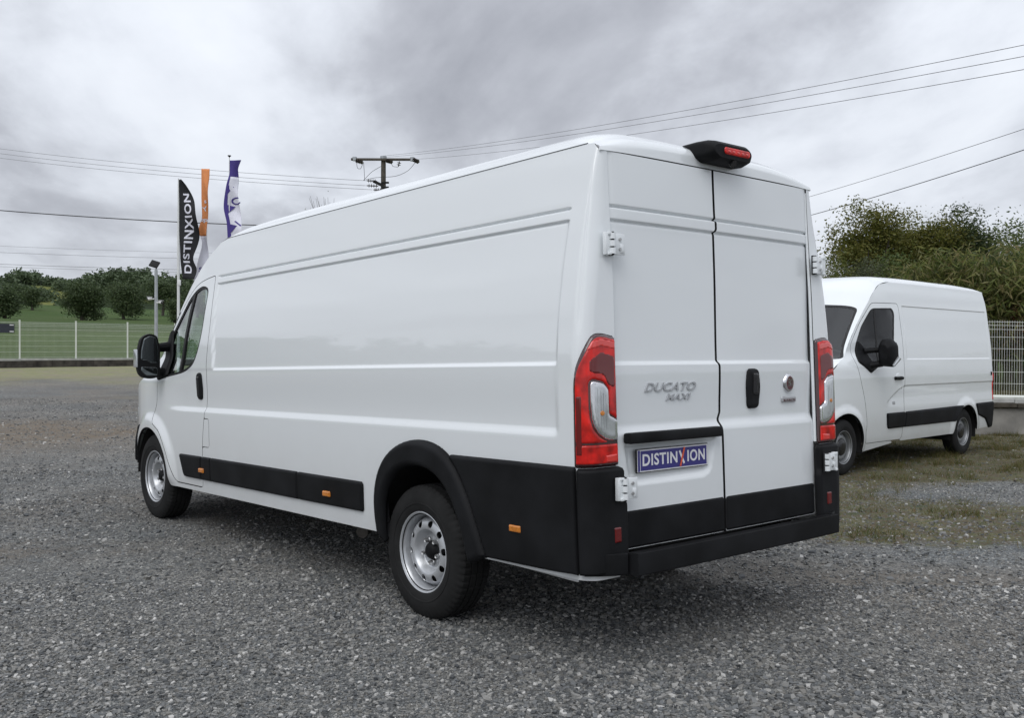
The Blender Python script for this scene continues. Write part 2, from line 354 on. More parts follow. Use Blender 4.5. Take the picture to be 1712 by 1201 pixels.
def fast_mesh(V, Q, smooth=True):
    V = np.asarray(V, np.float32); Q = np.asarray(Q, np.int32); me = bpy.data.meshes.new('m'); k = Q.shape[1]
    me.vertices.add(len(V)); me.vertices.foreach_set('co', V.ravel()); me.loops.add(Q.size); me.loops.foreach_set('vertex_index', Q.ravel())
    me.polygons.add(len(Q)); me.polygons.foreach_set('loop_start', np.arange(0, Q.size, k, dtype=np.int32)); me.polygons.foreach_set('use_smooth', np.full(len(Q), smooth)); me.update(calc_edges=True); return me
def add_attr(me, name, vals):
    a = me.attributes.new(name, 'FLOAT', 'POINT'); a.data.foreach_set('value', np.asarray(vals, np.float32).ravel())
# where grass and moss have come through the gravel, and where it is brown with earth
def moss_amt(x, y):
    x = np.asarray(x, float); y = np.asarray(y, float); n = wob(x, y, 2.2, 1.)*.35+wob(x, y, .7, 2.)*.18
    # belt round the second van and along the right wall
    a = ss(-.35, .45, (y-7.25-.12*(x-3.2)**1.0)*.5+n)*ss(1.9, 3.0, x+n*.6)
    hole = ss(.9, -.5, np.hypot((x-6.6)/1.9, (y-10.6)/.95)-1+n*.7)*1.0          # bare gravel patch right of the van
    a = a*(1-hole)*(1-ss(20, 26, y))
    # weedy strip before the left wall
    s = (x-WALL0[0])*(-WALLD[1])+(y-WALL0[1])*WALLD[0]
    b = ss(-15, -8, s+7*n)*ss(20, 26, y)*ss(4, -2, x)
    return np.clip(a+b*.30, 0, 1)
def earth_amt(x, y):
    x = np.asarray(x, float); y = np.asarray(y, float); n = wob(x, y, 3.1, 4.)
    return np.clip(ss(.05, .8, n+.25*wob(x, y, .8, 5.))*.6+.22*ss(-1, -6, x)+1.0*ss(1.5, .2, np.hypot((x+9.0)/3.0, (y-16)/2.6)+.35*n), 0, 1)
def straw_amt(x, y):
    x = np.asarray(x, float); y = np.asarray(y, float); n = wob(x, y, 4.5, 4.)+.4*wob(x, y, 1.3, 6.); s = (x-WALL0[0])*(-WALLD[1])+(y-WALL0[1])*WALLD[0]; return ss(-17, -6, s+7*n)*ss(15, 23, y)*ss(4, -2, x)*.92
def gravel_material():
    m = bpy.data.materials.new('gravel_ground'); m.use_nodes = True; nt = m.node_tree; N = nt.nodes; L = nt.links; b = N['Principled BSDF']; b.inputs['Roughness'].default_value = .9; b.inputs['Specular IOR Level'].default_value = .25
    tc = N.new('ShaderNodeTexCoord')
    def vor(sc):
        v = N.new('ShaderNodeTexVoronoi'); v.inputs['Scale'].default_value = sc; v.inputs['Randomness'].default_value = 1; L.new(tc.outputs['Object'], v.inputs[0]); return v
    def ramp(src, stops):
        r = N.new('ShaderNodeValToRGB'); L.new(src, r.inputs[0]); e = r.color_ramp
        while len(e.elements) < len(stops): e.elements.new(.5)
        for i, (p, c) in enumerate(stops): e.elements[i].position = p; e.elements[i].color = (*c, 1)
        return r.outputs[0]
    def mix(f, a, c, mode='MIX'):
        x = N.new('ShaderNodeMix'); x.data_type = 'RGBA'; x.blend_type = mode
        for k, v in ((0, f), ('A', a), ('B', c)):
            if isinstance(v, (int, float)): x.inputs[k].default_value = v
            elif isinstance(v, tuple): x.inputs[k].default_value = (*v, 1)
            else: L.new(v, x.inputs[k])
        return x.outputs['Result']
    def noise(sc, d=6, r=.6):
        n = N.new('ShaderNodeTexNoise'); n.inputs['Scale'].default_value = sc; n.inputs['Detail'].default_value = d; n.inputs['Roughness'].default_value = r; L.new(tc.outputs['Object'], n.inputs[0]); return n.outputs[0]
    def math_(op, a, c):
        n = N.new('ShaderNodeMath'); n.operation = op
        for i, v in enumerate((a, c)):
            if isinstance(v, (int, float)): n.inputs[i].default_value = v
            else: L.new(v, n.inputs[i])
        return n.outputs[0]
    v1, v2, v3 = vor(95), vor(42), vor(17)
    def sep(v): s = N.new('ShaderNodeSeparateColor'); L.new(v.outputs['Color'], s.inputs[0]); return s
    s1, s2, s3 = sep(v1), sep(v2), sep(v3)
    st = [(0, (0.1028, 0.1065, 0.1089)), (0.35, (0.1814, 0.1863, 0.1887)), (0.62, (0.2419, 0.2431, 0.2371)), (0.82, (0.2903, 0.2806, 0.2637)), (0.94, (0.3629, 0.3569, 0.3387)), (1, (0.4838, 0.4718, 0.4536))]
    c1 = ramp(s1.outputs[0], st); c2 = ramp(s2.outputs[0], st); c3 = ramp(s3.outputs[1], st)
    c = mix(math_('GREATER_THAN', s2.outputs[1], .55), c1, c2); c = mix(math_('GREATER_THAN', s3.outputs[2], .93), c, mix(.5, c3, (.17, .17, .165)))
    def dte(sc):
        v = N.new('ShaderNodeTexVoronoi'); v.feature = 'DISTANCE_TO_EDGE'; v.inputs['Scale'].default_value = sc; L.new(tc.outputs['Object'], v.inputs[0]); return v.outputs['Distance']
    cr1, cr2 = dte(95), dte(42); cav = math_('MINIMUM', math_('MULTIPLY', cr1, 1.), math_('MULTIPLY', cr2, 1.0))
    c = mix(1., c, ramp(cav, [(.0, (.36, .365, .37)), (.09, (1.02, 1.03, 1.04)), (.25, (1.32, 1.33, 1.33))]), 'MULTIPLY')  # crevice shade between the stones, painted into the base colour
    big = noise(.33, 5, .6); pat = noise(1.1, 7, .65); c = mix(1., c, ramp(pat, [(.30, (.80, .78, .75)), (.52, (1.05, 1.02, .97)), (.72, (1.32, 1.27, 1.20))]), 'MULTIPLY'); c = mix(ramp(big, [(.40, (0, 0, 0)), (.60, (1, 1, 1))]), c, mix(1., c, (.80, .86, .92), 'MULTIPLY'))
    at_e = N.new('ShaderNodeAttribute'); at_e.attribute_name = 'earth'; at_m = N.new('ShaderNodeAttribute'); at_m.attribute_name = 'moss'
    n5 = noise(5, 8, .7); n30 = noise(38, 6, .7)
    ef = math_('MULTIPLY', at_e.outputs['Fac'], ramp(n5, [(.28, (0, 0, 0)), (.55, (.9, .9, .9))]))
    c = mix(ef, c, mix(n30, (.12, .090, .060), (.23, .185, .135)))
    mossc = ramp(noise(3.2, 12, .78), [(0.3, (0.036, 0.048, 0.0104)), (0.41, (0.056, 0.072, 0.016)), (0.48, (0.104, 0.064, 0.0336)), (0.54, (0.08, 0.092, 0.0256)), (0.62, (0.168, 0.124, 0.06)), (0.75, (0.112, 0.068, 0.04))])
    mf = ramp(math_('ADD', at_m.outputs['Fac'], math_('MULTIPLY', math_('SUBTRACT', n5, .5), 1.1)), [(.30, (0, 0, 0)), (.62, (.93, .93, .93))])
    mf2 = math_('MULTIPLY', mf, ramp(n30, [(.36, (.42, .42, .42)), (.54, (1, 1, 1))]))
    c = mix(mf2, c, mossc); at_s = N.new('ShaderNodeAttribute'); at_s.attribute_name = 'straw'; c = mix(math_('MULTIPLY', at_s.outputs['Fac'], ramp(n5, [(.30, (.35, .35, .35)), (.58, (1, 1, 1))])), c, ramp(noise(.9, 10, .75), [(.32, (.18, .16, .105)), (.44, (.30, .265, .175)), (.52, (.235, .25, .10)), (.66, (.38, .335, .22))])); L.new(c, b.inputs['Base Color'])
    h = math_('ADD', math_('MULTIPLY', v1.outputs['Distance'], -.5), math_('ADD', math_('MULTIPLY', v2.outputs['Distance'], -1.1), math_('MULTIPLY', n30, .6)))
    bp = N.new('ShaderNodeBump'); bp.inputs['Strength'].default_value = .9; bp.inputs['Distance'].default_value = .012; L.new(h, bp.inputs['Height']); L.new(bp.outputs[0], b.inputs['Normal'])
    return m
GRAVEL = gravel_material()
xs = np.unique(np.round(np.concatenate([np.arange(-60, -24, 2.), np.arange(-24, 12, .25), np.arange(12, 40.1, 2)]), 3)); ys = np.unique(np.round(np.concatenate([np.arange(-60, 0, 3.), np.arange(0, 24, .25), np.arange(24, 63.1, .75)]), 3))
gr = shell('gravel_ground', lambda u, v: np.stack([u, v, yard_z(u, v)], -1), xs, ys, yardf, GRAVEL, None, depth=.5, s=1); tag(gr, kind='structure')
gv = np.array([v.co[:] for v in gr.data.vertices]); add_attr(gr.data, 'moss', moss_amt(gv[:, 0], gv[:, 1])); add_attr(gr.data, 'earth', earth_amt(gv[:, 0], gv[:, 1])); add_attr(gr.data, 'straw', straw_amt(gv[:, 0], gv[:, 1]))
# loose stones on the yard: crushed-rock chips, denser and larger where one looks closest
def stones():
    pr = []
    for k in range(10):
        v = rng.normal(size=(8, 3)); v = np.array([[x, y, z] for x in (-1, 1) for y in (-1, 1) for z in (-1, 1)])*.62+rng.normal(size=(8, 3))*.17; v /= np.abs(v).max(); pr.append(v)
    box = np.array([(0, 1, 3, 2), (4, 6, 7, 5), (0, 4, 5, 1), (2, 3, 7, 6), (0, 2, 6, 4), (1, 5, 7, 3)]); tri = np.concatenate([box[:, [0, 1, 2]], box[:, [0, 2, 3]]])
    pr = np.array(pr); P = []; S = []
    def scatter(n, y0, y1, smin, smax, pw=2.2):
        y = np.sqrt(rng.uniform(y0**2, y1**2, n)); x = rng.uniform(-.60, .60, n)*y+rng.uniform(-.2, .2, n); s = smin+(smax-smin)*rng.random(n)**pw; P.append(np.stack([x, y], -1)); S.append(s)
    scatter(80000, 3.2, 6.0, .0032, .0145, 1.9); scatter(52000, 5.5, 11.5, .0045, .014, 1.8); scatter(1500, 3.2, 10, .012, .022); scatter(26000, 11, 24, .009, .02); scatter(90, 3.2, 9, .018, .027, 1.5)
    P = np.concatenate(P); S = np.concatenate(S); S = S*np.clip(.95+.38*wob(P[:, 0], P[:, 1], 1.1, 11.), .6, 1.35); mo = moss_amt(P[:, 0], P[:, 1]); ok = (rng.random(len(P)) > mo*.62) & (rng.random(len(P)) < .62+.6*ss(-.5, .5, wob(P[:, 0], P[:, 1], .9, 8.))) & (yardf(P[:, 0], P[:, 1]) < -.3); P = P[ok]; S = S[ok]; n = len(P)
    q = pr[rng.integers(0, 10, n)]*np.array([1, 1, .62])*rng.uniform(.75, 1.3, (n, 1, 3)); a = rng.uniform(0, 6.28, n); t = rng.normal(0, .22, (n, 2))
    c, s = np.cos(a)[:, None], np.sin(a)[:, None]; x, y, z = q[..., 0], q[..., 1], q[..., 2]; z = z+x*t[:, :1]+y*t[:, 1:]
    V = np.stack([(x*c-y*s)*S[:, None]+P[:, :1], (x*s+y*c)*S[:, None]+P[:, 1:], z*S[:, None]+(yard_z(P[:, 0], P[:, 1])+S*.22)[:, None]], -1)
    Q = (tri[None]+8*np.arange(n)[:, None, None]).reshape(-1, 3); me = fast_mesh(V.reshape(-1, 3), Q, False)
    m = leafmat('loose_stone', [(0.0583, 0.0622, 0.0661), (0.1184, 0.1216, 0.1224), (0.1576, 0.16, 0.1587), (0.1432, 0.1498, 0.1545), (0.1963, 0.1946, 0.1877), (0.1813, 0.1741, 0.1583), (0.2331, 0.2301, 0.2203), (0.282, 0.2779, 0.2626), (0.5093, 0.4984, 0.4761)], 0.); m.node_tree.nodes['Principled BSDF'].inputs['Roughness'].default_value = .8
    tag(link('loose_gravel', me, m), 'loose grey stone chips scattered over the yard', kind='stuff')
stones()
def field_material():
    m = bpy.data.materials.new('meadow_grass'); m.use_nodes = True; nt = m.node_tree; N = nt.nodes; L = nt.links; b = N['Principled BSDF']; b.inputs['Roughness'].default_value = .95; b.inputs['Specular IOR Level'].default_value = .1
    tc = N.new('ShaderNodeTexCoord')
    def noise(sc, d=7, r=.65, st=(1, 1, 1)):
        mp_ = N.new('ShaderNodeMapping'); mp_.inputs['Scale'].default_value = st; L.new(tc.outputs['Object'], mp_.inputs[0])
        n = N.new('ShaderNodeTexNoise'); n.inputs['Scale'].default_value = sc; n.inputs['Detail'].default_value = d; n.inputs['Roughness'].default_value = r; L.new(mp_.outputs[0], n.inputs[0]); return n.outputs[0]
    def ramp(src, stops):
        r = N.new('ShaderNodeValToRGB'); L.new(src, r.inputs[0]); e = r.color_ramp
        while len(e.elements) < len(stops): e.elements.new(.5)
        for i, (p, c) in enumerate(stops): e.elements[i].position = p; e.elements[i].color = (*c, 1)
        return r.outputs[0]
    near = ramp(noise(.9, 8, .75), [(.3, (.045, .078, .020)), (.48, (.078, .125, .034)), (.60, (.11, .16, .05)), (.75, (.15, .18, .065))])
    far = ramp(noise(.035, 8, .7), [(.32, (.048, .085, .026)), (.5, (.066, .105, .034)), (.65, (.085, .115, .045))]); stub = ramp(noise(.05, 6, .6), [(.35, (.13, .145, .045)), (.62, (.19, .20, .065))])
    wood = ramp(noise(.09, 5, .6), [(.4, (.016, .026, .012)), (.62, (.03, .045, .018))]); dry = ramp(noise(2.5, 8, .75), [(.35, (.10, .085, .05)), (.55, (.15, .14, .065)), (.7, (.21, .19, .11))])
    def at_(n): a = N.new('ShaderNodeAttribute'); a.attribute_name = n; return a.outputs['Fac']
    def mix(f, a, c):
        x = N.new('ShaderNodeMix'); x.data_type = 'RGBA'; L.new(f, x.inputs[0]); L.new(a, x.inputs['A']); L.new(c, x.inputs['B']); return x.outputs['Result']
    c = mix(at_('crop'), near, far); c = mix(at_('stubble'), c, stub); c = mix(at_('wood'), c, wood); c = mix(at_('dry'), c, dry); L.new(c, b.inputs['Base Color'])
    bp = N.new('ShaderNodeBump'); bp.inputs['Strength'].default_value = 1; bp.inputs['Distance'].default_value = .25; L.new(noise(2.2, 8, .8), bp.inputs['Height']); L.new(bp.outputs[0], b.inputs['Normal'])
    return m
# the land beyond the yard: one sheet to the horizon
th = np.concatenate([np.linspace(-180, -45, 46)[:-1], np.linspace(-45, 45, 220), np.linspace(45, 180, 46)[1:]]); rd = np.concatenate([np.geomspace(14, 70, 70), np.geomspace(73, 700, 70), np.geomspace(760, 4500, 12)])
R_, T_ = np.meshgrid(rd, np.radians(th), indexing='ij'); X_, Y_ = R_*np.sin(T_), R_*np.cos(T_); Z_ = meadow_z(X_, Y_); i_ = np.arange(R_.size).reshape(R_.shape)
Q_ = np.stack([i_[:-1, :-1], i_[:-1, 1:], i_[1:, 1:], i_[1:, :-1]], -1).reshape(-1, 4); me_ = fast_mesh(np.stack([X_, Y_, Z_], -1).reshape(-1, 3), Q_[:, ::-1])
s_ = (X_-WALL0[0])*(-WALLD[1])+(Y_-WALL0[1])*WALLD[0]; az_ = np.degrees(T_)
me_.flip_normals() if me_.polygons[0].normal.z < 0 else None
add_attr(me_, 'crop', ss(42, 62, s_)); st_ = np.clip(ss(238, 248, s_)*ss(380, 360, s_)*ss(-26.9, -26.4, az_)*ss(-24.4, -24.9, az_)+ss(285, 300, s_)*ss(470, 440, s_)*ss(-23.0, -22.4, az_)*ss(-10, -12, az_), 0, 1); add_attr(me_, 'stubble', st_)
add_attr(me_, 'wood', np.clip(ss(236, 248, s_)*(1-st_), 0, 1)*ss(0, -6, az_)); add_attr(me_, 'dry', ss(3.0, 5.5, X_)*ss(28, 24, Y_)*ss(12, 16, Y_))
tag(link('meadow', me_, field_material()), kind='structure')
# grass tufts growing through the gravel beside the second van
def tufts():
    n = 60000; y = np.sqrt(rng.uniform(6.5**2, 19**2, n)); x = rng.uniform(1.5, 12.5, n); mo = moss_amt(x, y); ok = (rng.random(n) < mo**1.5) & (x < .62*y+1); x, y = x[ok], y[ok]; n = len(x)
    cl = ss(.0, .6, wob(x, y, .5, 7.)); ok = rng.random(n) < .25+.75*cl; x, y, cl = x[ok], y[ok], cl[ok]; n = len(x); k = 4
    x = np.repeat(x, k)+rng.normal(0, .018, n*k); y = np.repeat(y, k)+rng.normal(0, .018, n*k); cl = np.repeat(cl, k); n = n*k; hgt = rng.uniform(.02, .06, n)*(.6+1.3*cl)*np.where(rng.random(n) < .06, 2.1, 1.); a = rng.uniform(0, 6.28, n); w = .003; z = yard_z(x, y)-.003; lx, ly = rng.normal(0, .6, n)*hgt, rng.normal(0, .6, n)*hgt
    V = np.stack([np.stack([x-w*np.cos(a), y-w*np.sin(a), z], -1), np.stack([x+w*np.cos(a), y+w*np.sin(a), z], -1), np.stack([x+lx, y+ly, z+hgt], -1)], 1).reshape(-1, 3)
    me = fast_mesh(V, np.arange(3*n).reshape(-1, 3), False)
    tag(link('ground_grass', me, leafmat('yard_grass', [(.045, .065, .013), (.08, .10, .022), (.12, .13, .035), (.24, .185, .09), (.16, .10, .05), (.065, .095, .02)])), 'short patchy grass and dry moss growing through the gravel', kind='stuff')
tufts()

# ------------------------------------------------------------------ wheels (axis y, outer side +y)
def wheel_template(style):
    root = part_empty('wheel', None)
    ng = 240; prof = [(.205, .088), (.222, .100), (.245, .109), (.285, .1135), (.318, .108), (.336, .101), (.352, .094), (.364, .080), (.3665, .052), (.3665, .047), (.359, .045), (.359, .038), (.3675, .036), (.368, .006), (.360, .004), (.360, -.004), (.368, -.006), (.3675, -.036), (.359, -.038), (.359, -.045), (.3665, -.047), (.3665, -.052), (.364, -.080), (.352, -.094), (.318, -.108), (.285, -.1135), (.222, -.1), (.205, -.088)]
    V = []; Fs = []; k = len(prof)
    for i in range(ng):
        w = 2*math.pi*i/ng; cut = (i % 4 == 0)
        for j, (r, y) in enumerate(prof):
            if cut and (5 <= j <= 8 or 19 <= j <= 23): r -= .0055
            if cut and 9 < j < 19 and abs(y) > .005 and abs(y) < .037 and i % 8 == 0: r -= .005
            V.append((r*math.cos(w), y, r*math.sin(w)))
    for i in range(ng):
        for j in range(k-1): a = i*k+j; b = ((i+1) % ng)*k+j; Fs.append((a, a+1, b+1, b))
    link('tyre', pydata(V, Fs, True, 28), RUBBER, root)
    # raised ring of lettering-height relief on the sidewall
    MB().lathe([(.262, .1105), (.264, .1135), (.270, .1145), (.272, .1118)], 96).build('sidewall_rib', RUBBER, root)
    b = MB(); b.lathe([(.222, .094), (.224, .099), (.220, .1015), (.213, .098), (.209, .088), (.203, .082), (.199, .066), (.196, .045), (.194, .03), (.19, -.09), (.215, -.1)], 96)
    ST = STEEL if style == 'main' else STEEL2
    b.build('rim', ST, root)
    if style == 'main':
        zr = pchip([.060, .092, .098, .106, .115, .124, .138, .162, .176, .187, .1945], [.022, .022, .026, .042, .060, .070, .0725, .067, .055, .036, .02]); hr, hd, hn, cap = .154, .0195, 10, .05
    else:
        zr = pchip([.060, .094, .110, .125, .140, .155, .172, .185, .1945], [.040, .045, .055, .06, .060, .055, .045, .034, .022]); hr, hd, hn, cap = .168, .015, 16, .118
    mpw = lambda u, v: np.stack([v*np.cos(u), zr(v), v*np.sin(u)], -1)
    def fh(u, v):
        a = np.mod(u, 2*math.pi/hn)-math.pi/hn; return hd-np.hypot(a*hr, v-hr)
    # rim disc with its ring of holes
    d = shell('rim_disc', mpw, np.linspace(0, 2*math.pi, 181), grid(.045, .1945, .005), fh, ST, root, depth=.004, s=1)
    MB().lathe([(.0, .012), (.19, .012), (.19, -.02), (0, -.02)], 48).build('brake_disc', DARK, root)
    if style == 'main':
        MB().lathe([(0, .062), (.02, .061), (.036, .056), (.044, .046), (.049, .034), (.055, .028)], 40).build('centre_cap', BLACK, root)
        for i in range(5):
            w = 2*math.pi*(i+.1)/5; c = (.066*math.cos(w), .0, .066*math.sin(w))
            b = MB(); b.lathe([(0, .052), (.006, .052), (.006, .049), (.0115, .054), (.0125, .05), (.0125, .034), (.017, .030)], 12, c=c); b.build('wheel_bolt', BOLT, root, 25)
    else:
        MB().lathe([(0, .088), (.05, .087), (.09, .082), (.108, .073), (.117, .058), (.118, .045)], 48).build('centre_cap', BLACK2, root)
    return root
def copy_part(root, parent, loc, rz=0., first=[]):
    if root.name not in first and root.parent is None and root.get('used') is None:
        r = root; r['used'] = 1; r.parent = parent
    else:
        r = root.copy(); col.objects.link(r); r.parent = parent
        for ch in root.children:
            c = ch.copy(); col.objects.link(c); c.parent = r
    r.location = loc; r.rotation_euler = (0, rz*1.7, rz); return r
# ------------------------------------------------------------------ the long white van in front
RAKE = .025
def BT(P): P = np.asarray(P, float); return np.stack([P[:, 0]*1+RAKE*P[:, 2], P[:, 1], P[:, 2]-RAKE*P[:, 0]], -1)
def main_van():
    van = empty('delivery_van', 'long high-roofed white panel van with black lower trim, nearest the camera on the gravel', 'van', (1.1221, 4.9151, 0), math.radians(130.27))
    W0 = pchip([.30, .45, .70, 1.0, 1.4, 1.6, 1.8, 2.0, 2.2, 2.35, 2.45], [.975, 1.013, 1.027, 1.033, 1.032, 1.019, .992, .955, .913, .881, .857])
    TP = pchip([4.0, 5.15, 5.45, 5.65, 5.85, 6.0, 6.15, 6.25, 6.3], [0, 0, -.01, -.03, -.075, -.13, -.23, -.40, -.62])
    yd = .815
    def W(x, z): return W0(z)+TP(np.maximum(x, 4.0))-.1*ss(4.4, 5.4, x)*ss(1.3, 1.55, z)
    XW = (1.304+.01, 5.339+.012); ZW = (.393-.01, .493-.01)
    def feat(x, z):
        """pressed lines of the side: offsets outwards"""
        xf = 4.02+.15*(z-1.42)
        m = ss(.165, .185, x)*(1-ss(xf-.012, xf+.012, x))
        o = -.018*m*ss(1.404, 1.428, z)*(1-.4*ss(1.43, 1.9, z))*(1-ss(2.079, 2.088, z))-.006*m*np.exp(-((z-2.079)/.006)**2)                      # upper field, recessed
        o += -.015*m*np.exp(-((z-2.138)/.0055)**2)                                    # fine upper line
        ml = ss(.15, .20, x)*(1-ss(4.6, 5.1, x))
        o += -.017*ml*ss(1.075, 1.125, z)*(1-.75*ss(1.13, 1.40, z))*(1-ss(1.40, 1.43, z))   # waist crease
        o += -.012*(1-ml)*ss(1.0, 1.2, z)*(1-ss(1.2, 1.5, z))*0
        o += -.006*ss(.495, .490, z)*ss(.75, .8, x)*0
        r = np.hypot(x-XW[1], z-ZW[1]); o += .032*(1-ss(.47, .60, r))*ss(.40, .55, z)      # flared front wing
        o += -.005*np.exp(-((z-2.395)/.007)**2)*ss(.09, .14, x)*(1-ss(4.1, 4.4, x))*0
        o += (-.006*np.exp(-((x-.115)/.008)**2))*ss(1.5, 1.7, z)*0
        return o
    lean = lambda z: .022*(z-.5)
    def mp(u, v):
        x = np.asarray(u, float); z = np.asarray(v, float); w = W(np.maximum(x, .075), z)+feat(np.maximum(x, .075), z)
        X0 = lean(z)-.016+.014*ss(1.7, 2.35, z); a = np.clip(w-yd-.012, .02, .085); bx = .075-X0
        L1 = .5*math.pi*np.sqrt((a*a+bx*bx)/2); L2 = np.maximum(w-a-yd, .001); L = L1+L2
        sarc = np.clip(.075-x, 0, None)/.325*L; th = np.clip(sarc/L1, 0, 1)*math.pi/2
        px = np.where(x >= .075, x, .075-bx*np.sin(th)); py = np.where(x >= .075, w, (w-a)+a*np.cos(th))
        ex = np.clip(sarc-L1, 0, None); gq = (.006*np.exp(-((x-.020)/.016)**2))*ss(1.52, 1.66, z)*ss(2.34, 2.05, z)
        return np.stack([px+gq*np.sin(th), py-ex-gq*np.cos(th), z], -1)
    # outlines, in (x, z)
    top = [(3.9, 2.443), (4.12, 2.438), (4.22, 2.42), (4.36, 2.35), (4.52, 2.245), (4.72, 2.10), (4.99, 1.87), (5.21, 1.67), (5.40, 1.50), (5.58, 1.35), (5.72, 1.31), (5.9, 1.22), (6.08, 1.08), (6.2, .92), (6.26, .70), (6.26, .58)]
    body_poly = [(-.25, .44), (-.25, 2.400), (-.04, 2.408), (.03, 2.424), (.08, 2.437), (.13, 2.443)]+top[:-1]+[(6.26, .58), (5.0, .58), (4.9, .455), (1.7, .455), (1.6, .455), (.9, .455), (.74, .44)]
    bodyf = sdf(body_poly)
    rarch_in = np.array([(1.635, .40), (1.632, .62), (1.60, .73), (1.53, .81), (1.42, .862), (1.29, .880), (1.15, .866), (1.04, .815), (.96, .73), (.90, .62), (.845, .40)])
    rarch_out = np.array([(1.70, .462), (1.73, .61), (1.703, .784), (1.61, .911), (1.48, .99), (1.30, 1.025), (1.141, 1.018), (1.032, .986), (.956, .945), (.883, .848), (.812, .729), (.745, .568), (.70, .455)])
    def smooth(P, n=40):
        t = np.r_[0, np.cumsum(np.hypot(*np.diff(P, axis=0).T))]; q = np.linspace(0, t[-1], n); c = np.array([np.interp(q, t, P[:, k]) for k in (0, 1)]).T
        for _ in range(12): c[1:-1] = .25*c[:-2]+.5*c[1:-1]+.25*c[2:]
        return c
    rarch_in, rarch_out = smooth(rarch_in), smooth(rarch_out)
    rin = sdf(np.concatenate([rarch_in, [(.845, .3), (1.635, .3)]]))
    rmid = sdf(np.concatenate([rarch_in*.5+rarch_out*.5, [(.76, .3), (1.66, .3)]]))
    farch = lambda u, v: np.minimum(np.hypot(u-XW[1], v-ZW[1])-.44, np.maximum(np.abs(u-XW[1])-.44, v-ZW[1]))
    door_poly = fillet([(4.255, .497), (4.225, .88), (4.150, 1.22), (4.135, 1.73), (4.165, 1.98), (4.195, 2.150), (4.37, 2.134), (4.54, 2.100), (4.72, 2.012), (4.96, 1.862), (5.12, 1.735), (5.235, 1.58), (5.215, 1.42), (5.172, 1.32), (5.178, 1.133), (5.25, 1.04), (5.235, .965), (5.079, .905), (4.945, .753), (4.852, .60), (4.79, .497)], [.02, .1, .1, .1, .1, .02, .1, .1, .1, .1, .1, .06, .06, .05, .05, .02, .03, .06, .06, .06, .04])
    doorf = sdf(door_poly)
    win_poly = fillet([(4.275, 2.055), (4.27, 1.74), (4.30, 1.60), (4.39, 1.45), (4.60, 1.392), (5.10, 1.345), (5.16, 1.60), (5.07, 1.735), (4.87, 1.862), (4.68, 2.0), (4.53, 2.064), (4.40, 2.090)], [.05, .08, .1, .12, .15, .04, .04, .05, .1, .1, .1, .06])
    winf = sdf(win_poly)
    flapf = sdf(fillet([(4.10, .815), (4.10, 1.03), (4.32, 1.03), (4.32, .815)], .02))
    tl_poly = fillet([(.050, .948), (.052, 1.33), (.040, 1.39), (-.004, 1.47), (-.055, 1.545), (-.13, 1.55), (-.240, 1.535), (-.243, .948)], [.01, .06, .06, .06, .05, .05, .015, .01])
    tlf = sdf(tl_poly)
    U = np.concatenate([grid(-.25, .22, .0125), grid(.235, 3.95, .04), grid(3.97, 4.25, .02), grid(4.28, 6.26, .025)])
    V = np.unique(np.round(np.concatenate([grid(.32, .95, .03), grid(.97, 1.15, .0125), grid(1.18, 1.38, .04), grid(1.395, 1.435, .005), grid(1.46, 2.06, .04), grid(2.07, 2.092, .003), grid(2.10, 2.125, .0125), grid(2.126, 2.150, .003), grid(2.18, 2.36, .03), grid(2.38, 2.445, .01)]), 4))
    for sgn in (False, True):
        fb = lambda u, v: np.maximum.reduce([bodyf(u, v), .006-doorf(u, v), -rmid(u, v), -farch(u, v), .003-tlf(u, v), .005-np.where(np.ravel(u) < 4.23, flapf(u, v), 1.)])
        b = shell('side_panel', mp, U, V, fb, WHITE, van, depth=.02, rim_m=SEAL_GAP_SHADE, mirror=sgn, T=BT)  # rim faces coloured dark: shade of the panel gaps painted on
        shell('fuel_flap', mp, grid(4.09, 4.24, .01), grid(.80, 1.04, .01), lambda u, v: np.maximum.reduce([flapf(u, v), .006-doorf(u, v)]), WHITE, van, depth=.006, rim_m=SEAL_GAP_SHADE, mirror=sgn, T=BT)
        fd = lambda u, v: np.maximum(doorf(u, v), -winf(u, v))
        door = shell('front_door', mp, grid(4.12, 5.26, .0125), np.unique(np.concatenate([grid(.49, 1.38, .0125), grid(1.38, 2.16, .0125)])), fd, WHITE, van, depth=.03, rim_m=SEAL_GAP_SHADE, mirror=sgn, T=BT)
        # window: black surround, divider, two panes, mirror base
        wi = lambda u, v: winf(u, v)
        shell('window_seal', lift(mp, lambda u, v: np.full(len(np.ravel(u)), -.004)), grid(4.25, 5.18, .0125), grid(1.33, 2.10, .0125), lambda u, v: np.maximum(winf(u, v), -(winf(u, v)+.022)), SEAL_GAP_SHADE, door, depth=.02, mirror=sgn, T=BT)
        dv = lambda u, v: np.abs(np.ravel(u)-(4.575+(2.04-np.ravel(v))*.19))-.026
        shell('window_divider', lift(mp, lambda u, v: np.full(len(np.ravel(u)), -.002)), grid(4.5, 4.75, .01), grid(1.35, 2.10, .0125), lambda u, v: np.maximum(winf(u, v)+.01, dv(u, v)), SEAL_GAP_SHADE, door, depth=.02, mirror=sgn, T=BT)
        pf = lambda sg: (lambda u, v: np.maximum(winf(u, v)+.012, sg*(np.ravel(u)-(4.575+(2.04-np.ravel(v))*.19))))
        mg = lift(mp, lambda u, v: np.full(len(np.ravel(u)), -.010))
        shell('window_pane', mg, grid(4.25, 4.8, .02), grid(1.33, 2.10, .02), pf(1), GLASS, door, depth=0, mirror=sgn, T=BT)
        shell('quarter_pane', mg, grid(4.5, 5.18, .02), grid(1.33, 2.10, .02), pf(-1), GLASS, door, depth=0, mirror=sgn, T=BT)
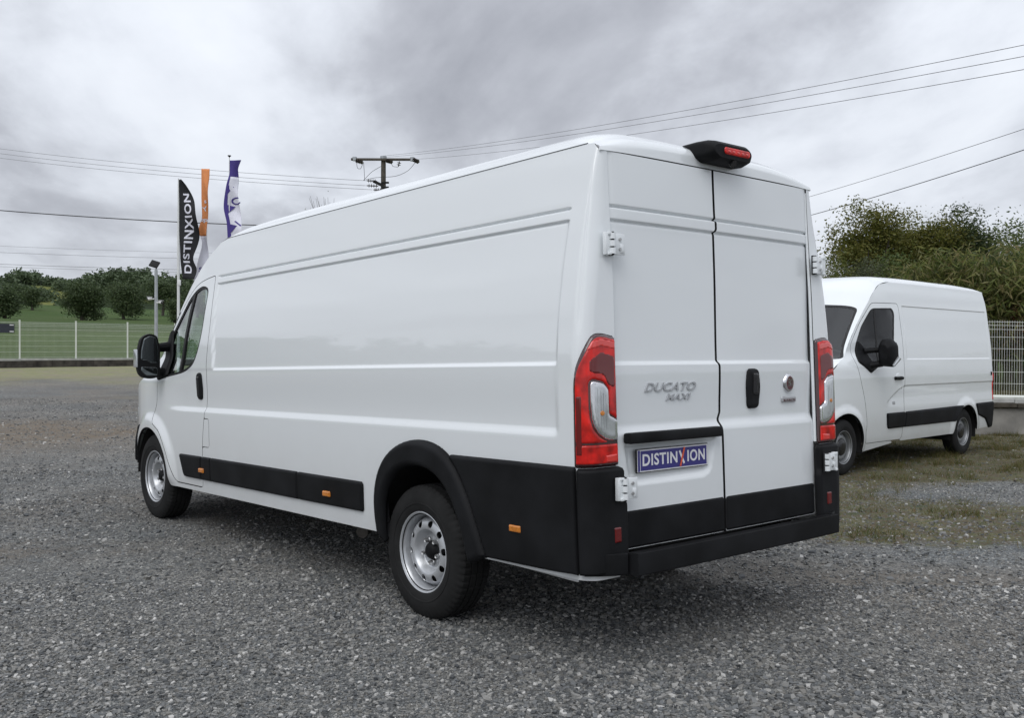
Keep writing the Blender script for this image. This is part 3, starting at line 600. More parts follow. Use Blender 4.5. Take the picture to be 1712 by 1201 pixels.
        pad('mirror_base', mp, fillet([(5.17, 1.325), (5.20, 1.58), (5.125, 1.735), (5.06, 1.765), (5.0, 1.56), (4.965, 1.36)], .03), BLACK, door, h=.02, r=.02, mirror=sgn, T=BT)
        hp = fillet([(4.235, 1.178), (4.222, 1.28), (4.235, 1.390), (4.325, 1.390), (4.335, 1.28), (4.325, 1.178)], .03)
        pad('door_handle', mp, hp, BLACK, door, h=.016, r=.03, mirror=sgn, T=BT)
        pad('handle_grip', mp, fillet([(4.262, 1.195), (4.262, 1.365), (4.298, 1.365), (4.298, 1.195)], .012), BLACK2, door, h=.028, r=.012, mirror=sgn, T=BT)
        # rubbing strips
        pad('rubbing_strip', mp, fillet([(4.25, .553), (4.243, .735), (4.69, .733), (4.60, .553)], [.004, .004, .02, .03]), BLACK, door, h=.018, r=.016, mirror=sgn, T=BT)
        pad('rubbing_strip', mp, fillet([(2.672, .553), (2.672, .735), (4.06, .735), (4.06, .553)], .006), BLACK, van, h=.018, r=.016, mirror=sgn, T=BT)
        pad('rubbing_strip', mp, fillet([(4.064, .553), (4.064, .735), (4.234, .735), (4.241, .553)], .004), BLACK, van, h=.018, r=.016, mirror=sgn, T=BT)
        pad('rubbing_strip', mp, fillet([(1.862, .556), (1.857, .735), (2.664, .735), (2.664, .553)], [.02, .02, .004, .004]), BLACK, van, h=.018, r=.016, mirror=sgn, T=BT)
        # rear wheel arch trim, rear quarter cladding, bumper corner
        pad('wheel_arch_trim', mp, np.concatenate([rarch_out, rarch_in[::-1]]), BLACK, van, h=.042, r=.036, step=.0125, depth=.09, mirror=sgn, T=BT)
        ro = sdf(np.concatenate([rarch_out, [(.70, .3), (1.7, .3)]]))
        pad('rear_quarter_cladding', mp, fillet([(.66, .452), (.66, .62), (.85, .951), (.97, .951), (1.0, .90), (1.0, .951), (.06, .951), (.06, .462)][:1]+[(.66, .95)]*0+[(1.02, .452), (1.02, .951), (.043, .951), (.043, .462)], .004), BLACK, van, h=.026, r=.014, step=.0125, cut=lambda u, v: .003-ro(u, v), mirror=sgn, T=BT)
        pad('bumper_corner', mp, fillet([(.038, .462), (.038, .944), (-.268, .944), (-.268, .80), (-.285, .78), (-.285, .462)], [.004, .004, .03, .03, .01, .02]), BLACK, van, h=.034, r=.02, step=.0125, depth=.05, mirror=sgn, T=BT)
        # white sill flange below the rear cladding
        pad('sill_flange', lift(mp, lambda u, v: np.full(len(np.ravel(u)), -.02)), [(.70, .436), (.70, .462), (.08, .464), (.08, .418)], WHITE, van, h=.004, r=.006, mirror=sgn, T=BT)
        # front bumper corner (black, ahead of the wheel)
        fa = lambda u, v: -farch(u, v)+.002
        pad('front_bumper_corner', mp, fillet([(5.70, .60), (5.70, .93), (5.80, .93), (6.0, .86), (6.24, .80), (6.24, .60)], .02), BLACK, van, h=.014, r=.02, step=.02, cut=fa, mirror=sgn, T=BT)
        hl = pad('headlamp', mp, fillet([(5.99, .98), (6.0, 1.09), (6.05, 1.07), (6.17, .93), (6.21, .84), (6.10, .87)], .03), CLEAR, van, h=.012, r=.02, step=.0125, mirror=sgn, T=BT)
        # side marker lamps
        for x in (.452, 2.262, 4.212):
            mk = pad('side_marker_lamp', lift(mp, lambda u, v: np.full(len(np.ravel(u)), .020)), fillet([(x-.042, .612), (x-.042, .648), (x+.042, .648), (x+.042, .612)], .006), AMBER, van, h=.014, r=.008, step=.004, depth=.016, mirror=sgn, T=BT)
        # tail lamp
        lamp = pad('tail_lamp', mp, tl_poly, MAROON, van, h=.014, r=.02, step=.008, depth=.03, mirror=sgn, T=BT)
        ml = lift(mp, lambda u, v: 1*np.full(len(np.ravel(u)), .012))
        inner = sdf(tl_poly)
        rev = fillet([(-.036, 1.326), (-.05, 1.337), (-.125, 1.324), (-.160, 1.296), (-.162, 1.180), (-.195, 1.170), (-.226, 1.156), (-.226, 1.066), (-.19, 1.062), (-.13, 1.072), (-.085, 1.092), (-.055, 1.125), (-.040, 1.17), (-.036, 1.23)], .012)
        revf = sdf(rev)
        pad('red_lens', ml, [(-.26, .9), (-.26, 1.6), (.1, 1.6), (.1, .9)], RED, lamp, h=.008, r=.010, step=.008, cut=lambda u, v: np.maximum.reduce([inner(u, v)+.014, .005-revf(u, v), 1.056-np.ravel(v)]), mirror=sgn, T=BT)
        pad('lower_lens', ml, [(-.26, .9), (-.26, 1.1), (.1, 1.1), (.1, .9)], RED2 if 0 else RED, lamp, h=.008, r=.008, step=.008, cut=lambda u, v: np.maximum.reduce([inner(u, v)+.014, np.ravel(v)-1.048, .004-revf(u, v)]), mirror=sgn, T=BT)
        pad('lens_rim', ml, rev, CHROME, lamp, h=.0115, r=.008, step=.006, mirror=sgn, T=BT)
        pad('reverse_lens', ml, np.array([(-.125+(p[0]+.125)*.88, 1.199+(p[1]-1.199)*.93) for p in rev]), CLEAR, lamp, h=.013, r=.016, step=.006, mirror=sgn, T=BT)
        for q in range(4): pad('lens_rib', ml, [(-.068-.02*q, 1.115), (-.068-.02*q, 1.305-.01*q), (-.072-.02*q, 1.305-.01*q), (-.072-.02*q, 1.115)], CHROME2, lamp, h=.0145, r=.002, step=.004, mirror=sgn, T=BT)
        pad('bulb', ml, [(-.10+.020*math.cos(t), 1.19+.014*math.sin(t)) for t in np.linspace(0, 2*math.pi, 14, endpoint=False)], AMBER, lamp, h=.0155, r=.004, step=.004, mirror=sgn, T=BT)
        pad('dark_lens_patch', ml, fillet([(.034, 1.0), (.034, 1.27), (.002, 1.27), (.002, 1.0)], .01), RED2, lamp, h=.010, r=.006, step=.008, mirror=sgn, T=BT)  # deeper red patches on the lens
        pad('dark_lens_patch', ml, fillet([(-.215, 1.30), (-.215, 1.45), (-.10, 1.47), (-.03, 1.43), (-.03, 1.37), (-.12, 1.36), (-.16, 1.31)], .02), RED2, lamp, h=.0095, r=.006, step=.008, mirror=sgn, T=BT)
        pad('lamp_segment', ml, fillet([(-.222, 1.475), (-.222, 1.515), (-.10, 1.528), (-.05, 1.515), (-.02, 1.47), (-.10, 1.49)], .008), REDB, lamp, h=.010, r=.006, step=.006, mirror=sgn, T=BT)
        pad('reflector', ml, fillet([(-.215, .966), (-.215, 1.004), (-.128, 1.000), (-.128, .966)], .004), REDB, lamp, h=.012, r=.006, step=.005, mirror=sgn, T=BT)
        pad('bumper_reflector', lift(mp, lambda u, v: np.full(len(np.ravel(u)), .033)), fillet([(-.160, .603), (-.160, .672), (-.212, .672), (-.212, .603)], .005), RED2, van, h=.006, r=.006, step=.005, mirror=sgn, T=BT)
    # ---- top surfaces: roof, windscreen, bonnet, nose, as one loft cut into parts
    st = [  # parameter, centre x z, edge x y z, cross-section power
        (0, .036, 2.408, .036, .86, 2.400, 4), (1, .038, 2.452, .044, .858, 2.418, 4), (2, .058, 2.488, .072, .856, 2.430, 5), (3, .10, 2.514, .115, .856, 2.438, 6), (4, .17, 2.542, .17, .857, 2.443, 7), (5, .30, 2.560, .30, .857, 2.443, 8),
        (8, 1.4, 2.570, 1.4, .857, 2.443, 8), (11, 2.8, 2.572, 2.8, .857, 2.443, 8), (13, 3.9, 2.556, 3.9, .857, 2.443, 8), (14, 4.18, 2.525, 4.15, .860, 2.436, 7), (15, 4.5, 2.43, 4.36, None, 2.35, 6), (16, 4.75, 2.29, 4.52, None, 2.245, 4),
        (17, 4.88, 2.19, 4.66, None, 2.145, 2.6), (18, 5.12, 1.97, 4.90, None, 1.947, 2.4), (19, 5.36, 1.74, 5.135, None, 1.738, 2.3), (20, 5.6, 1.51, 5.37, None, 1.527, 2.2), (21, 5.78, 1.36, 5.58, None, 1.35, 2.2),
        (22, 5.90, 1.31, 5.72, None, 1.31, 3), (23, 6.08, 1.24, 5.9, None, 1.22, 3), (24, 6.22, 1.10, 6.08, None, 1.08, 3), (25, 6.285, .92, 6.2, None, .92, 2.6), (26, 6.30, .7, 6.255, None, .70, 2.4), (27, 6.30, .56, 6.255, None, .56, 2.4)]
    A = np.array([[s_[0], s_[1], s_[2], s_[3], s_[4] if s_[4] is not None else float(W(np.array(s_[3]), np.array(s_[5]))), s_[5], s_[6]] for s_ in st])
    fs = [pchip(A[:, 0], A[:, i]) for i in range(1, 7)]
    def top_mp(u, v):
        xc, zc, xe, ye, ze, p = [f(v) for f in fs]; a = np.abs(u); k = np.minimum(a, 1.02)
        return np.stack([xc+(xe-xc)*k**2.2, ye*u, zc+(ze-zc)*k**p], -1)
    UU = np.concatenate([-np.linspace(1, .7, 19), np.linspace(-.66, .66, 29), np.linspace(.7, 1, 19)])
    allf = lambda a, b: (lambda u, v: np.full(len(np.ravel(u)), -1.))
    roof = shell('roof', top_mp, UU, np.concatenate([np.linspace(0, 5, 26), np.linspace(5.3, 16.6, 60)]), allf(0, 1), WHITE, van, depth=.01, s=-1, T=BT)
    shell('windscreen_frame', top_mp, UU, np.linspace(16.6, 21.2, 30), lambda u, v: np.maximum(np.abs(np.ravel(u))-2, .0-np.maximum(np.abs(np.ravel(u))-.95, np.abs(np.ravel(v)-18.9)-2.1)), SEAL_GAP_SHADE, van, depth=.01, s=-1, T=BT)
    shell('windscreen', lift(top_mp, lambda u, v: np.full(len(np.ravel(u)), -.006)), np.linspace(-.955, .955, 41), np.linspace(16.75, 21.05, 30), allf(0, 1), GLASS, van, depth=0, s=-1, T=BT)
    shell('bonnet', top_mp, UU, np.linspace(21.2, 24.6, 24), allf(0, 1), WHITE, van, depth=.01, s=-1, T=BT)
    shell('front_bumper', top_mp, UU, np.linspace(24.65, 27, 20), allf(0, 1), BLACK, van, depth=.01, s=-1, T=BT)
    # gutter line along the roof edge
    for sg in (1, -1):
        g = MB(); g.tube([(x, sg*.8585, 2.4435) for x in np.linspace(.12, 4.1, 40)]+[(4.22, sg*.861, 2.42), (4.36, sg*.870, 2.352)], .003, 6); g.build('roof_gutter_seam', SEAM, roof, T=BT)
    # ---- rear doors, in (y, z)
    seam = pchip([.5, .72, 1.04, 1.085, 1.12, 1.165, 1.39, 1.43, 2.07, 2.085, 2.10, 2.135, 2.15, 2.17, 2.42], [.043, .036, .035, .040, .053, .036, .036, .049, .049, .046, .037, .037, .046, .048, .051])
    plate_rec = sdf(fillet([(.735, .865), (.765, 1.05), (.085, 1.05), (.135, .862), (.19, .842), (.68, .838)], .04))
    def rear(u, v):
        y = np.asarray(u, float); z = np.asarray(v, float)
        x = lean(z)+.010*(np.abs(y)/.8)**2+.007*np.clip((np.abs(y)-.765)/.05, 0, 1)**2-.012
        x = x+.017*ss(1.402, 1.426, z)*(1-.4*ss(1.43, 1.9, z))*(1-ss(2.079, 2.088, z))+.006*np.exp(-((z-2.079)/.006)**2)+.015*np.exp(-((z-2.145)/.0055)**2)
        x = x+.016*ss(1.07, 1.125, z)*(1-.7*ss(1.13, 1.40, z))*(1-ss(1.40, 1.426, z))
        x = x+.020*ss(-.002, .035, -plate_rec(y, z).reshape(np.shape(y)))
        return np.stack([x, y, z], -1)
    VZ = np.unique(np.round(np.concatenate([grid(.55, 1.06, .012), grid(1.06, 1.18, .008), grid(1.18, 1.39, .02), grid(1.395, 1.432, .004), grid(1.45, 2.06, .03), grid(2.07, 2.092, .003), grid(2.10, 2.13, .01), grid(2.13, 2.16, .003), grid(2.18, 2.40, .02)]), 4))
    def dfn(sg): return lambda u, v: np.maximum.reduce([sg*np.ravel(u)-.811, -sg*(np.ravel(u)-seam(np.ravel(v)))+.0085, .553-np.ravel(v), np.ravel(v)-2.401])
    dl = shell('rear_door', rear, np.concatenate([grid(.02, .08, .004), grid(.09, .80, .015), grid(.805, .812, .0035)]), VZ, dfn(1), WHITE, van, depth=.03, rim_m=SEAL_GAP_SHADE, T=BT)  # door edges painted dark to stand for shade in the gaps
    dr = shell('rear_door', rear, np.concatenate([grid(-.812, -.805, .0035), grid(-.80, .02, .015), grid(.024, .08, .004)]), VZ, dfn(-1), WHITE, van, depth=.03, rim_m=SEAL_GAP_SHADE, T=BT)
    # black seals behind the gaps
    b = MB(); [b.box((lean(z)+.016, .043, z), (.012, .10, .16)) for z in np.arange(.62, 2.40, .155)]; b.box((.10, 0, 2.405), (.04, 1.60, .03)); b.box((.06, 0, .55), (.03, 1.6, .02)); b.build('door_seal', SEAL_GAP_SHADE, van, T=BT)
    for sg in (1, -1):
        b = MB(); b.tube([(lean(z)-.003+.012*float(ss(1.7, 2.35, z)), sg*.8165, z) for z in np.linspace(.96, 2.38, 14)], .009, 8); b.build('door_jamb', WHITE, van, T=BT)
    b = MB(); b.tube([(.050+.0*y, y, 2.4075) for y in np.linspace(-.812, .812, 12)], .010, 8); b.build('door_seal', SEAL_GAP_SHADE, van, T=BT)
    pad('lower_door_trim', rear, [(.79, .556), (.79, .728), (.0405, .7285), (.046, .556)], BLACK, dl, h=.008, r=.008, step=.02, T=BT)
    pad('lower_door_trim', rear, [(.031, .7285), (-.79, .726), (-.79, .556), (.0365, .556)], BLACK, dr, h=.008, r=.008, step=.02, T=BT)
    # handle bar above the plate: a solid with real overhang
    b = MB(); b.box((-.020, .427, 1.066), (.052, .685, .050)); b.build('plate_lamp_bar', BLACK, dl, bevel=.01, T=BT)
    # number plate
    pr = lambda P: BT(np.stack([-.001-P[:, 2]+lean(P[:, 1]+.9512)*.0+.006, .4214-P[:, 0], .9535+P[:, 1]], -1))
    b = MB(); b.box((0, 0, 0), (.530, .114, .010)); pl = b.build('number_plate', BLACK2, dl, bevel=.004, T=pr)
    b = MB(); b.box((0, 0, .0055), (.518, .104, .003)); b.build('plate_border', WHITEP, pl, T=pr)
    b = MB(); b.box((.006, 0, .0062), (.488, .093, .0035)); b.box((-.2495, 0, .0062), (.014, .100, .0035)); b.build('plate_field', BLUEP, pl, T=pr)
    VF = text_mesh('DISTIN', .076, .0006, offset=.0016, spacing=1.10, align='LEFT', sx=.80); V, Fs = VF; lo, hi = V[:, 0].min(), V[:, 0].max(); V[:, 0] = (V[:, 0]-lo)/(hi-lo)*.250-.226; V[:, 2] += .0088
    place_text('plate_lettering', (V, Fs), pr, WHITEP, pl)
    V, Fs = text_mesh('ION', .076, .0006, offset=.0016, spacing=1.10, align='LEFT', sx=.80); lo, hi = V[:, 0].min(), V[:, 0].max(); V[:, 0] = (V[:, 0]-lo)/(hi-lo)*.134+.100; V[:, 2] += .0088; place_text('plate_lettering', (V, Fs), pr, WHITEP, pl)
    b = MB(); b.box((.058, 0, .0088), (.012, .072, .0012), Matrix.Rotation(.50, 3, 'Z')); b.build('plate_lettering', WHITEP, pl, T=pr)
    b = MB(); b.box((.062, .002, .0098), (.011, .096, .0012), Matrix.Rotation(-.34, 3, 'Z')); b.build('plate_slash', ORANGEP, pl, T=pr)
    # handle, badges
    rs = lambda u, v: rear(u, v)
    hpoly = fillet([(-.182, 1.30), (-.192, 1.380), (-.285, 1.380), (-.302, 1.28), (-.287, 1.168), (-.194, 1.168)], .025)
    hh = pad('door_handle', rear, hpoly, BLACK, dr, h=.022, r=.03, step=.008, T=BT)
    pad('handle_grip', rear, fillet([(-.218, 1.24), (-.218, 1.36), (-.258, 1.36), (-.258, 1.24)], .01), BLACK2, dr, h=.036, r=.012, step=.006, T=BT)
    ca = [(math.cos(t), math.sin(t)) for t in np.linspace(0, 2*math.pi, 32, endpoint=False)]
    em = pad('round_badge', rear, [(-.575+.046*c, 1.297+.053*s_) for c, s_ in ca], CHROME, dr, h=.014, r=.012, step=.005, T=BT)
    pad('badge_field', rear, [(-.575+.035*c, 1.297+.042*s_) for c, s_ in ca], BADGE, em, h=.0155, r=.005, step=.005, T=BT)
    on_rear = lambda y0, z0, off: (lambda P: BT(rear(y0-P[:, 0], z0+P[:, 1])+np.stack([-(P[:, 2]+off), 0*P[:, 0], 0*P[:, 0]], -1)))
    V, Fs = text_mesh('FIAT', .05, .0008, sx=.44, offset=.0006); V[:, 1] *= 1.15; place_text('badge_lettering', (V, Fs), on_rear(-.575, 1.297, .0185), CHROME, em)
    bd = pad('name_badge', rear, fillet([(-.51, 1.19), (-.51, 1.222), (-.645, 1.222), (-.645, 1.19)], .004), CHROME2, dr, h=.010, r=.006, step=.005, T=BT)
    pad('badge_field', rear, [(-.52, 1.194), (-.52, 1.211), (-.638, 1.211), (-.638, 1.194)], BADGE, bd, h=.0115, r=.003, step=.004, T=BT)
    V, Fs = text_mesh('MULTIJET', .017, .0005, spacing=1.1); V[:, 0] *= .098/(V[:, 0].max()-V[:, 0].min()); place_text('badge_lettering', (V, Fs), on_rear(-.579, 1.2025, .0138), CHROME2, bd)
    V, Fs = text_mesh('DUCATO', .058, .003, shear=.35, offset=.0008, spacing=1.05); V[:, 0] *= .375/(V[:, 0].max()-V[:, 0].min()); place_text('model_lettering', (V, Fs), on_rear(.425, 1.296, .004), SILVER, dl)
    V, Fs = text_mesh('MAXI', .043, .003, shear=.35, offset=.0004, spacing=1.05); V[:, 0] *= .185/(V[:, 0].max()-V[:, 0].min()); place_text('model_lettering', (V, Fs), on_rear(.37, 1.246, .004), SILVER, dl)
    # hinges
    for sg in (1, -1):
        for z in (1.962, .846):
            x0 = lean(z)-.016-(.040 if z < 1.2 else .006); b = MB(); ky, py_, by = (.845, .795, .866) if sg > 0 else (.808, .862, .905)
            b.box((x0-.016, sg*py_, z), (.018, .072, .098)); b.box((x0-.020, sg*(py_-.012 if sg > 0 else py_+.012), z-.02), (.022, .022, .04)); h_ = b.build('hinge', WHITE, van, bevel=.004, T=BT)
            for dz in (-.034, .0, .034):
                k = MB(); k.tube([(x0-.028, sg*ky, z+dz-.0135), (x0-.028, sg*ky, z+dz+.0135)], .015, 12); k.build('hinge_knuckle', WHITE, h_, T=BT)
            k = MB(); k.box((x0-.012, sg*by, z), (.022, .036, .104)); k.box((x0-.020, sg*(by-.004), z+.046), (.024, .02, .014)); k.box((x0-.020, sg*(by-.004), z-.046), (.024, .02, .014)); k.build('hinge_bracket', WHITE, h_, bevel=.003, T=BT)
            k = MB(); k.tube([(x0-.029, sg*ky, z-.054), (x0-.029, sg*ky, z+.054)], .0065, 8); k.build('hinge_pin', SEAL_GAP_SHADE, h_, T=BT)
            for dz in (-.024, .022):
                k = MB(); k.tube([(x0-.022, sg*py_, z+dz), (x0-.031, sg*py_, z+dz)], .008, 6); k.build('hinge_bolt', BOLT, h_, 20, T=BT)
            k = MB(); k.box((x0-.014, sg*(ky+.0 if sg > 0 else ky), z), (.010, .020, .110)); k.build('hinge_gasket', SEAL_GAP_SHADE, h_, T=BT)
    # high brake lamp housing
    secs = [(.13, .178, 2.436, 2.540), (.05, .182, 2.430, 2.541), (-.015, .182, 2.426, 2.538), (-.05, .172, 2.432, 2.530), (-.070, .152, 2.446, 2.514)]
    V = []; Fs = []
    for (x, hw, z0, z1) in secs:
        q = fillet([(hw, z0+.025), (hw-.05, z0), (-hw+.05, z0), (-hw, z0+.025), (-hw, z1-.018), (-hw*.75, z1), (hw*.75, z1), (hw, z1-.018)], .015, 3)
        for (y, z) in q: V.append((x, y+.004, z))
    k = len(q)
    for i in range(len(secs)-1):
        for j in range(k): Fs.append((i*k+j, i*k+(j+1) % k, (i+1)*k+(j+1) % k, (i+1)*k+j))
    Fs.append(tuple(range((len(secs)-1)*k, len(secs)*k))); Fs.append(tuple(range(k-1, -1, -1)))
    b = MB(); b.add(V, Fs); hb = b.build('high_brake_lamp', BLACK, van, T=BT)
    bl = lambda u, v: np.stack([-.070+0*u, u, v], -1)
    pad('brake_lens', bl, fillet([(.080, 2.466), (.080, 2.502), (-.128, 2.502), (-.128, 2.466)], .014), REDB if 0 else RED, hb, h=.008, r=.008, step=.006, depth=.02, T=BT)
    for i in range(5):
        y = .064-.037*i; pad('brake_diode', bl, fillet([(y, 2.474), (y, 2.488), (y-.024, 2.488), (y-.024, 2.474)], .003), REDB, hb, h=.010, r=.003, step=.005, T=BT)
    b = MB(); b.tube([(-.046, -.01, 2.438), (-.060, -.01, 2.426)], .020, 14); b.build('rear_camera', BLACK2, hb, T=BT)
    # bumper step and its end pieces
    def sweep(path, prof, name, m):
        V = []; Fs = []; k = len(prof)
        for i, (x, y) in enumerate(path):
            a = np.array(path[max(i-1, 0)]); c = np.array(path[min(i+1, len(path)-1)]); t = (c-a)/np.linalg.norm(c-a); n = np.array([t[1], -t[0]])
            for (o, z) in prof: V.append((x+n[0]*o, y+n[1]*o, z))
        for i in range(len(path)-1):
            for j in range(k): Fs.append((i*k+j, i*k+(j+1) % k, (i+1)*k+(j+1) % k, (i+1)*k+j))
        Fs += [tuple(range(k-1, -1, -1)), tuple((len(path)-1)*k+j for j in range(k))]
        b = MB(); b.add(V, Fs); return b.build(name, m, van, bevel=0, T=BT)
    pf = fillet([(.0, .460), (.0, .553), (-.10, .563), (-.10, .460)], [.03, .022, .004, .01], 4)
    step = sweep([(-.052+.014*(y/.9)**4, y) for y in np.linspace(-.802, .832, 31)], pf, 'bumper_step', BLACK)
    for sg in (1, -1):
        pth = [(-.042, .838), (-.036, .865), (-.020, .90), (.010, .945), (.05, .985)]
        pth = [(x, sg*(y-(.030 if sg < 0 else 0))) for x, y in pth]
        sweep(pth if sg > 0 else pth[::-1], fillet([(.012, .462), (.012, .553), (-.05, .561), (-.05, .462)], [.02, .018, .004, .01], 4), 'bumper_end', BLACK)
    for y in (-.55, -.25, .25, .55):
        b = MB(); b.tube([(-.04, y, .508), (-.0535, y, .508)], .012, 14); b.build('parking_sensor', BLACK2, van, T=BT)
    # underbody
    b = MB(); b.box((3.0, 0, .50), (5.6, 1.72, .10)); b.box((3.2, 0, .43), (5.0, .9, .10)); b.box((.62, .60, .50), (1.1, .08, .08)); b.box((.62, -.60, .50), (1.1, .08, .08)); b.box((5.5, 0, .45), (1.3, 1.0, .2)); b.box((2.95, .78, .49), (2.5, .3, .06)); b.box((2.95, -.78, .49), (2.5, .3, .06)); ub = b.build('underbody', DARK, van, T=BT)
    b = MB(); b.tube([(1.304, -.86, .33), (1.304, .86, .33)], .05, 12); b.build('axle', DARK, van)
    b = MB(); b.tube([(.35, .58, .50), (.8, .58, .33), (1.304, .58, .28), (1.9, .58, .34), (2.3, .58, .44)], .022, 8); b.build('leaf_spring', DARK, van); b = MB(); b.tube([(.35, -.58, .50), (.8, -.58, .33), (1.304, -.58, .28), (1.9, -.58, .34), (2.3, -.58, .44)], .022, 8); b.build('leaf_spring', DARK, van); b = MB(); b.tube([(5.339, -.86, .36), (5.339, .86, .36)], .04, 12); b.build('axle', DARK, van); 0
    b = MB(); b.tube([(2.6, .35, .36), (2.3, .70, .34), (2.2, .84, .32)], .04, 12); b.build('exhaust_pipe', PIPE, van)
    for sg in (1, -1):
        for (cx, cz, r, x0, x1) in ((XW[0], ZW[0]+.03, .475, .80, 1.68), (XW[1], ZW[1], .455, 4.86, 5.82)):
            b = MB(); n = 24; V = []; Fs = []
            for i in range(n+1):
                w = .03+(math.pi-.06)*i/n
                for y in (.99, .60): V.append((cx+r*math.cos(w)*(.96), sg*y, cz+r*math.sin(w)))
            for i in range(n): Fs.append((2*i, 2*i+1, 2*i+3, 2*i+2))
            b.add(V, Fs); b.box((cx, sg*.60, cz+.22), (2*r*.97, .01, .50)); b.build('wheel_arch_liner', DARK, van, T=BT)
    # mirrors
    for sg in (1, -1):
        V = []; Fs = []
        secs = [(4.985, 0, 1.0), (5.02, 0, 1.02), (5.07, -.006, .97), (5.12, -.012, .84), (5.155, -.02, .60), (5.165, -.02, .3)]
        base = fillet([(1.078, 1.36), (1.075, 1.60), (1.10, 1.705), (1.16, 1.722), (1.225, 1.69), (1.252, 1.58), (1.258, 1.42), (1.235, 1.362), (1.15, 1.345)], .03, 4); c0 = base.mean(0); k = len(base)
        for (x, dy, sc) in secs:
            for p in base: q = c0+(p-c0)*sc; V.append((x, sg*(q[0]+dy), q[1]))
        for i in range(len(secs)-1):
            for j in range(k): Fs.append((i*k+j, i*k+(j+1) % k, (i+1)*k+(j+1) % k, (i+1)*k+j))
        Fs += [tuple(range(k)), tuple((len(secs)-1)*k+j for j in range(k))]
        b = MB(); b.add(V, Fs); mh = b.build('wing_mirror', BLACK, van, T=BT)
        rm = lambda u, v: np.stack([4.985+0*np.asarray(u, float)-.06*(np.asarray(u, float)-1.16)*0, u, v], -1)
        pad('mirror_glass', rm, fillet([(1.092, 1.478), (1.092, 1.60), (1.112, 1.688), (1.16, 1.703), (1.21, 1.675), (1.232, 1.58), (1.236, 1.50), (1.19, 1.498), (1.165, 1.478)], .014), MIRROR, mh, h=.003, r=.006, step=.006, mirror=sg < 0, T=BT)
        pad('wide_angle_glass', rm, fillet([(1.10, 1.372), (1.10, 1.438), (1.232, 1.444), (1.235, 1.405), (1.20, 1.372)], .012), MIRROR, mh, h=.003, r=.006, step=.006, mirror=sg < 0, T=BT)
        b = MB(); b.box((5.03, sg*1.262, 1.515), (.07, .018, .15)); b.build('mirror_indicator', CLEAR, mh, bevel=.006, T=BT)
        b = MB(); b.tube([(5.06, sg*1.09, 1.60), (5.09, sg*.935, 1.62)], [.036, .045], 10); b.tube([(5.06, sg*1.10, 1.40), (5.08, sg*.96, 1.385)], [.04, .05], 10); b.tube([(5.09, sg*.955, 1.34), (5.10, sg*.925, 1.64)], .034, 10); b.build('mirror_arm', BLACK, mh, T=BT)
    # cab interior
    b = MB(); b.box((4.02, 0, 1.45), (.02, 1.72, 1.75)); b.box((4.9, 0, .62), (1.7, 1.7, .06)); b.build('bulkhead', INTER, van, T=BT)
    b = MB(); b.box((5.22, 0, 1.10), (.5, 1.66, .50)); b.box((5.10, .45, 1.36), (.22, .34, .10)); b.box((5.42, 0, 1.30), (.4, 1.6, .06)); b.build('dashboard', INTER, van, bevel=.04, seg=3, T=BT)
    b = MB(); c = np.array([4.80, .45, 1.44]); ex = np.array([0, 1., 0]); ez = np.array([.55, 0, .83]); b.tube([c+.20*(ex*math.cos(t)+ez*math.sin(t)) for t in np.linspace(0, 2*math.pi, 33)], .016, 8, caps=False)
    for t in (0, math.pi, 1.5*math.pi): b.tube([c, c+.20*(ex*math.cos(t)+ez*math.sin(t))], .018, 6)
    b.tube([c, c+np.array([.32, 0, -.20])], .05, 10); b.build('steering_wheel', INTER, van, T=BT)
    for y in (.47, -.30, -.62):
        b = MB(); b.box((4.42, y, .98), (.5, .46 if y > 0 else .34, .16)); b.box((4.17, y, 1.36), (.13, .46 if y > 0 else .34, .72), Matrix.Rotation(-.12, 3, 'Y')); b.box((4.12, y, 1.80), (.09, .26, .18)); b.build('seat', FABRIC, van, bevel=.035, seg=3, T=BT)
    # wheels
    wt = wheel_template('main')
    for (x, y, rz) in ((1.304, .905, 0.), (5.339, .905, .02), (1.304, -.905, math.pi), (5.339, -.905, math.pi)):
        r = copy_part(wt, van, (x, y, .362)); r.rotation_euler = (0, x*1.3, rz)
    return van
VAN = main_van()
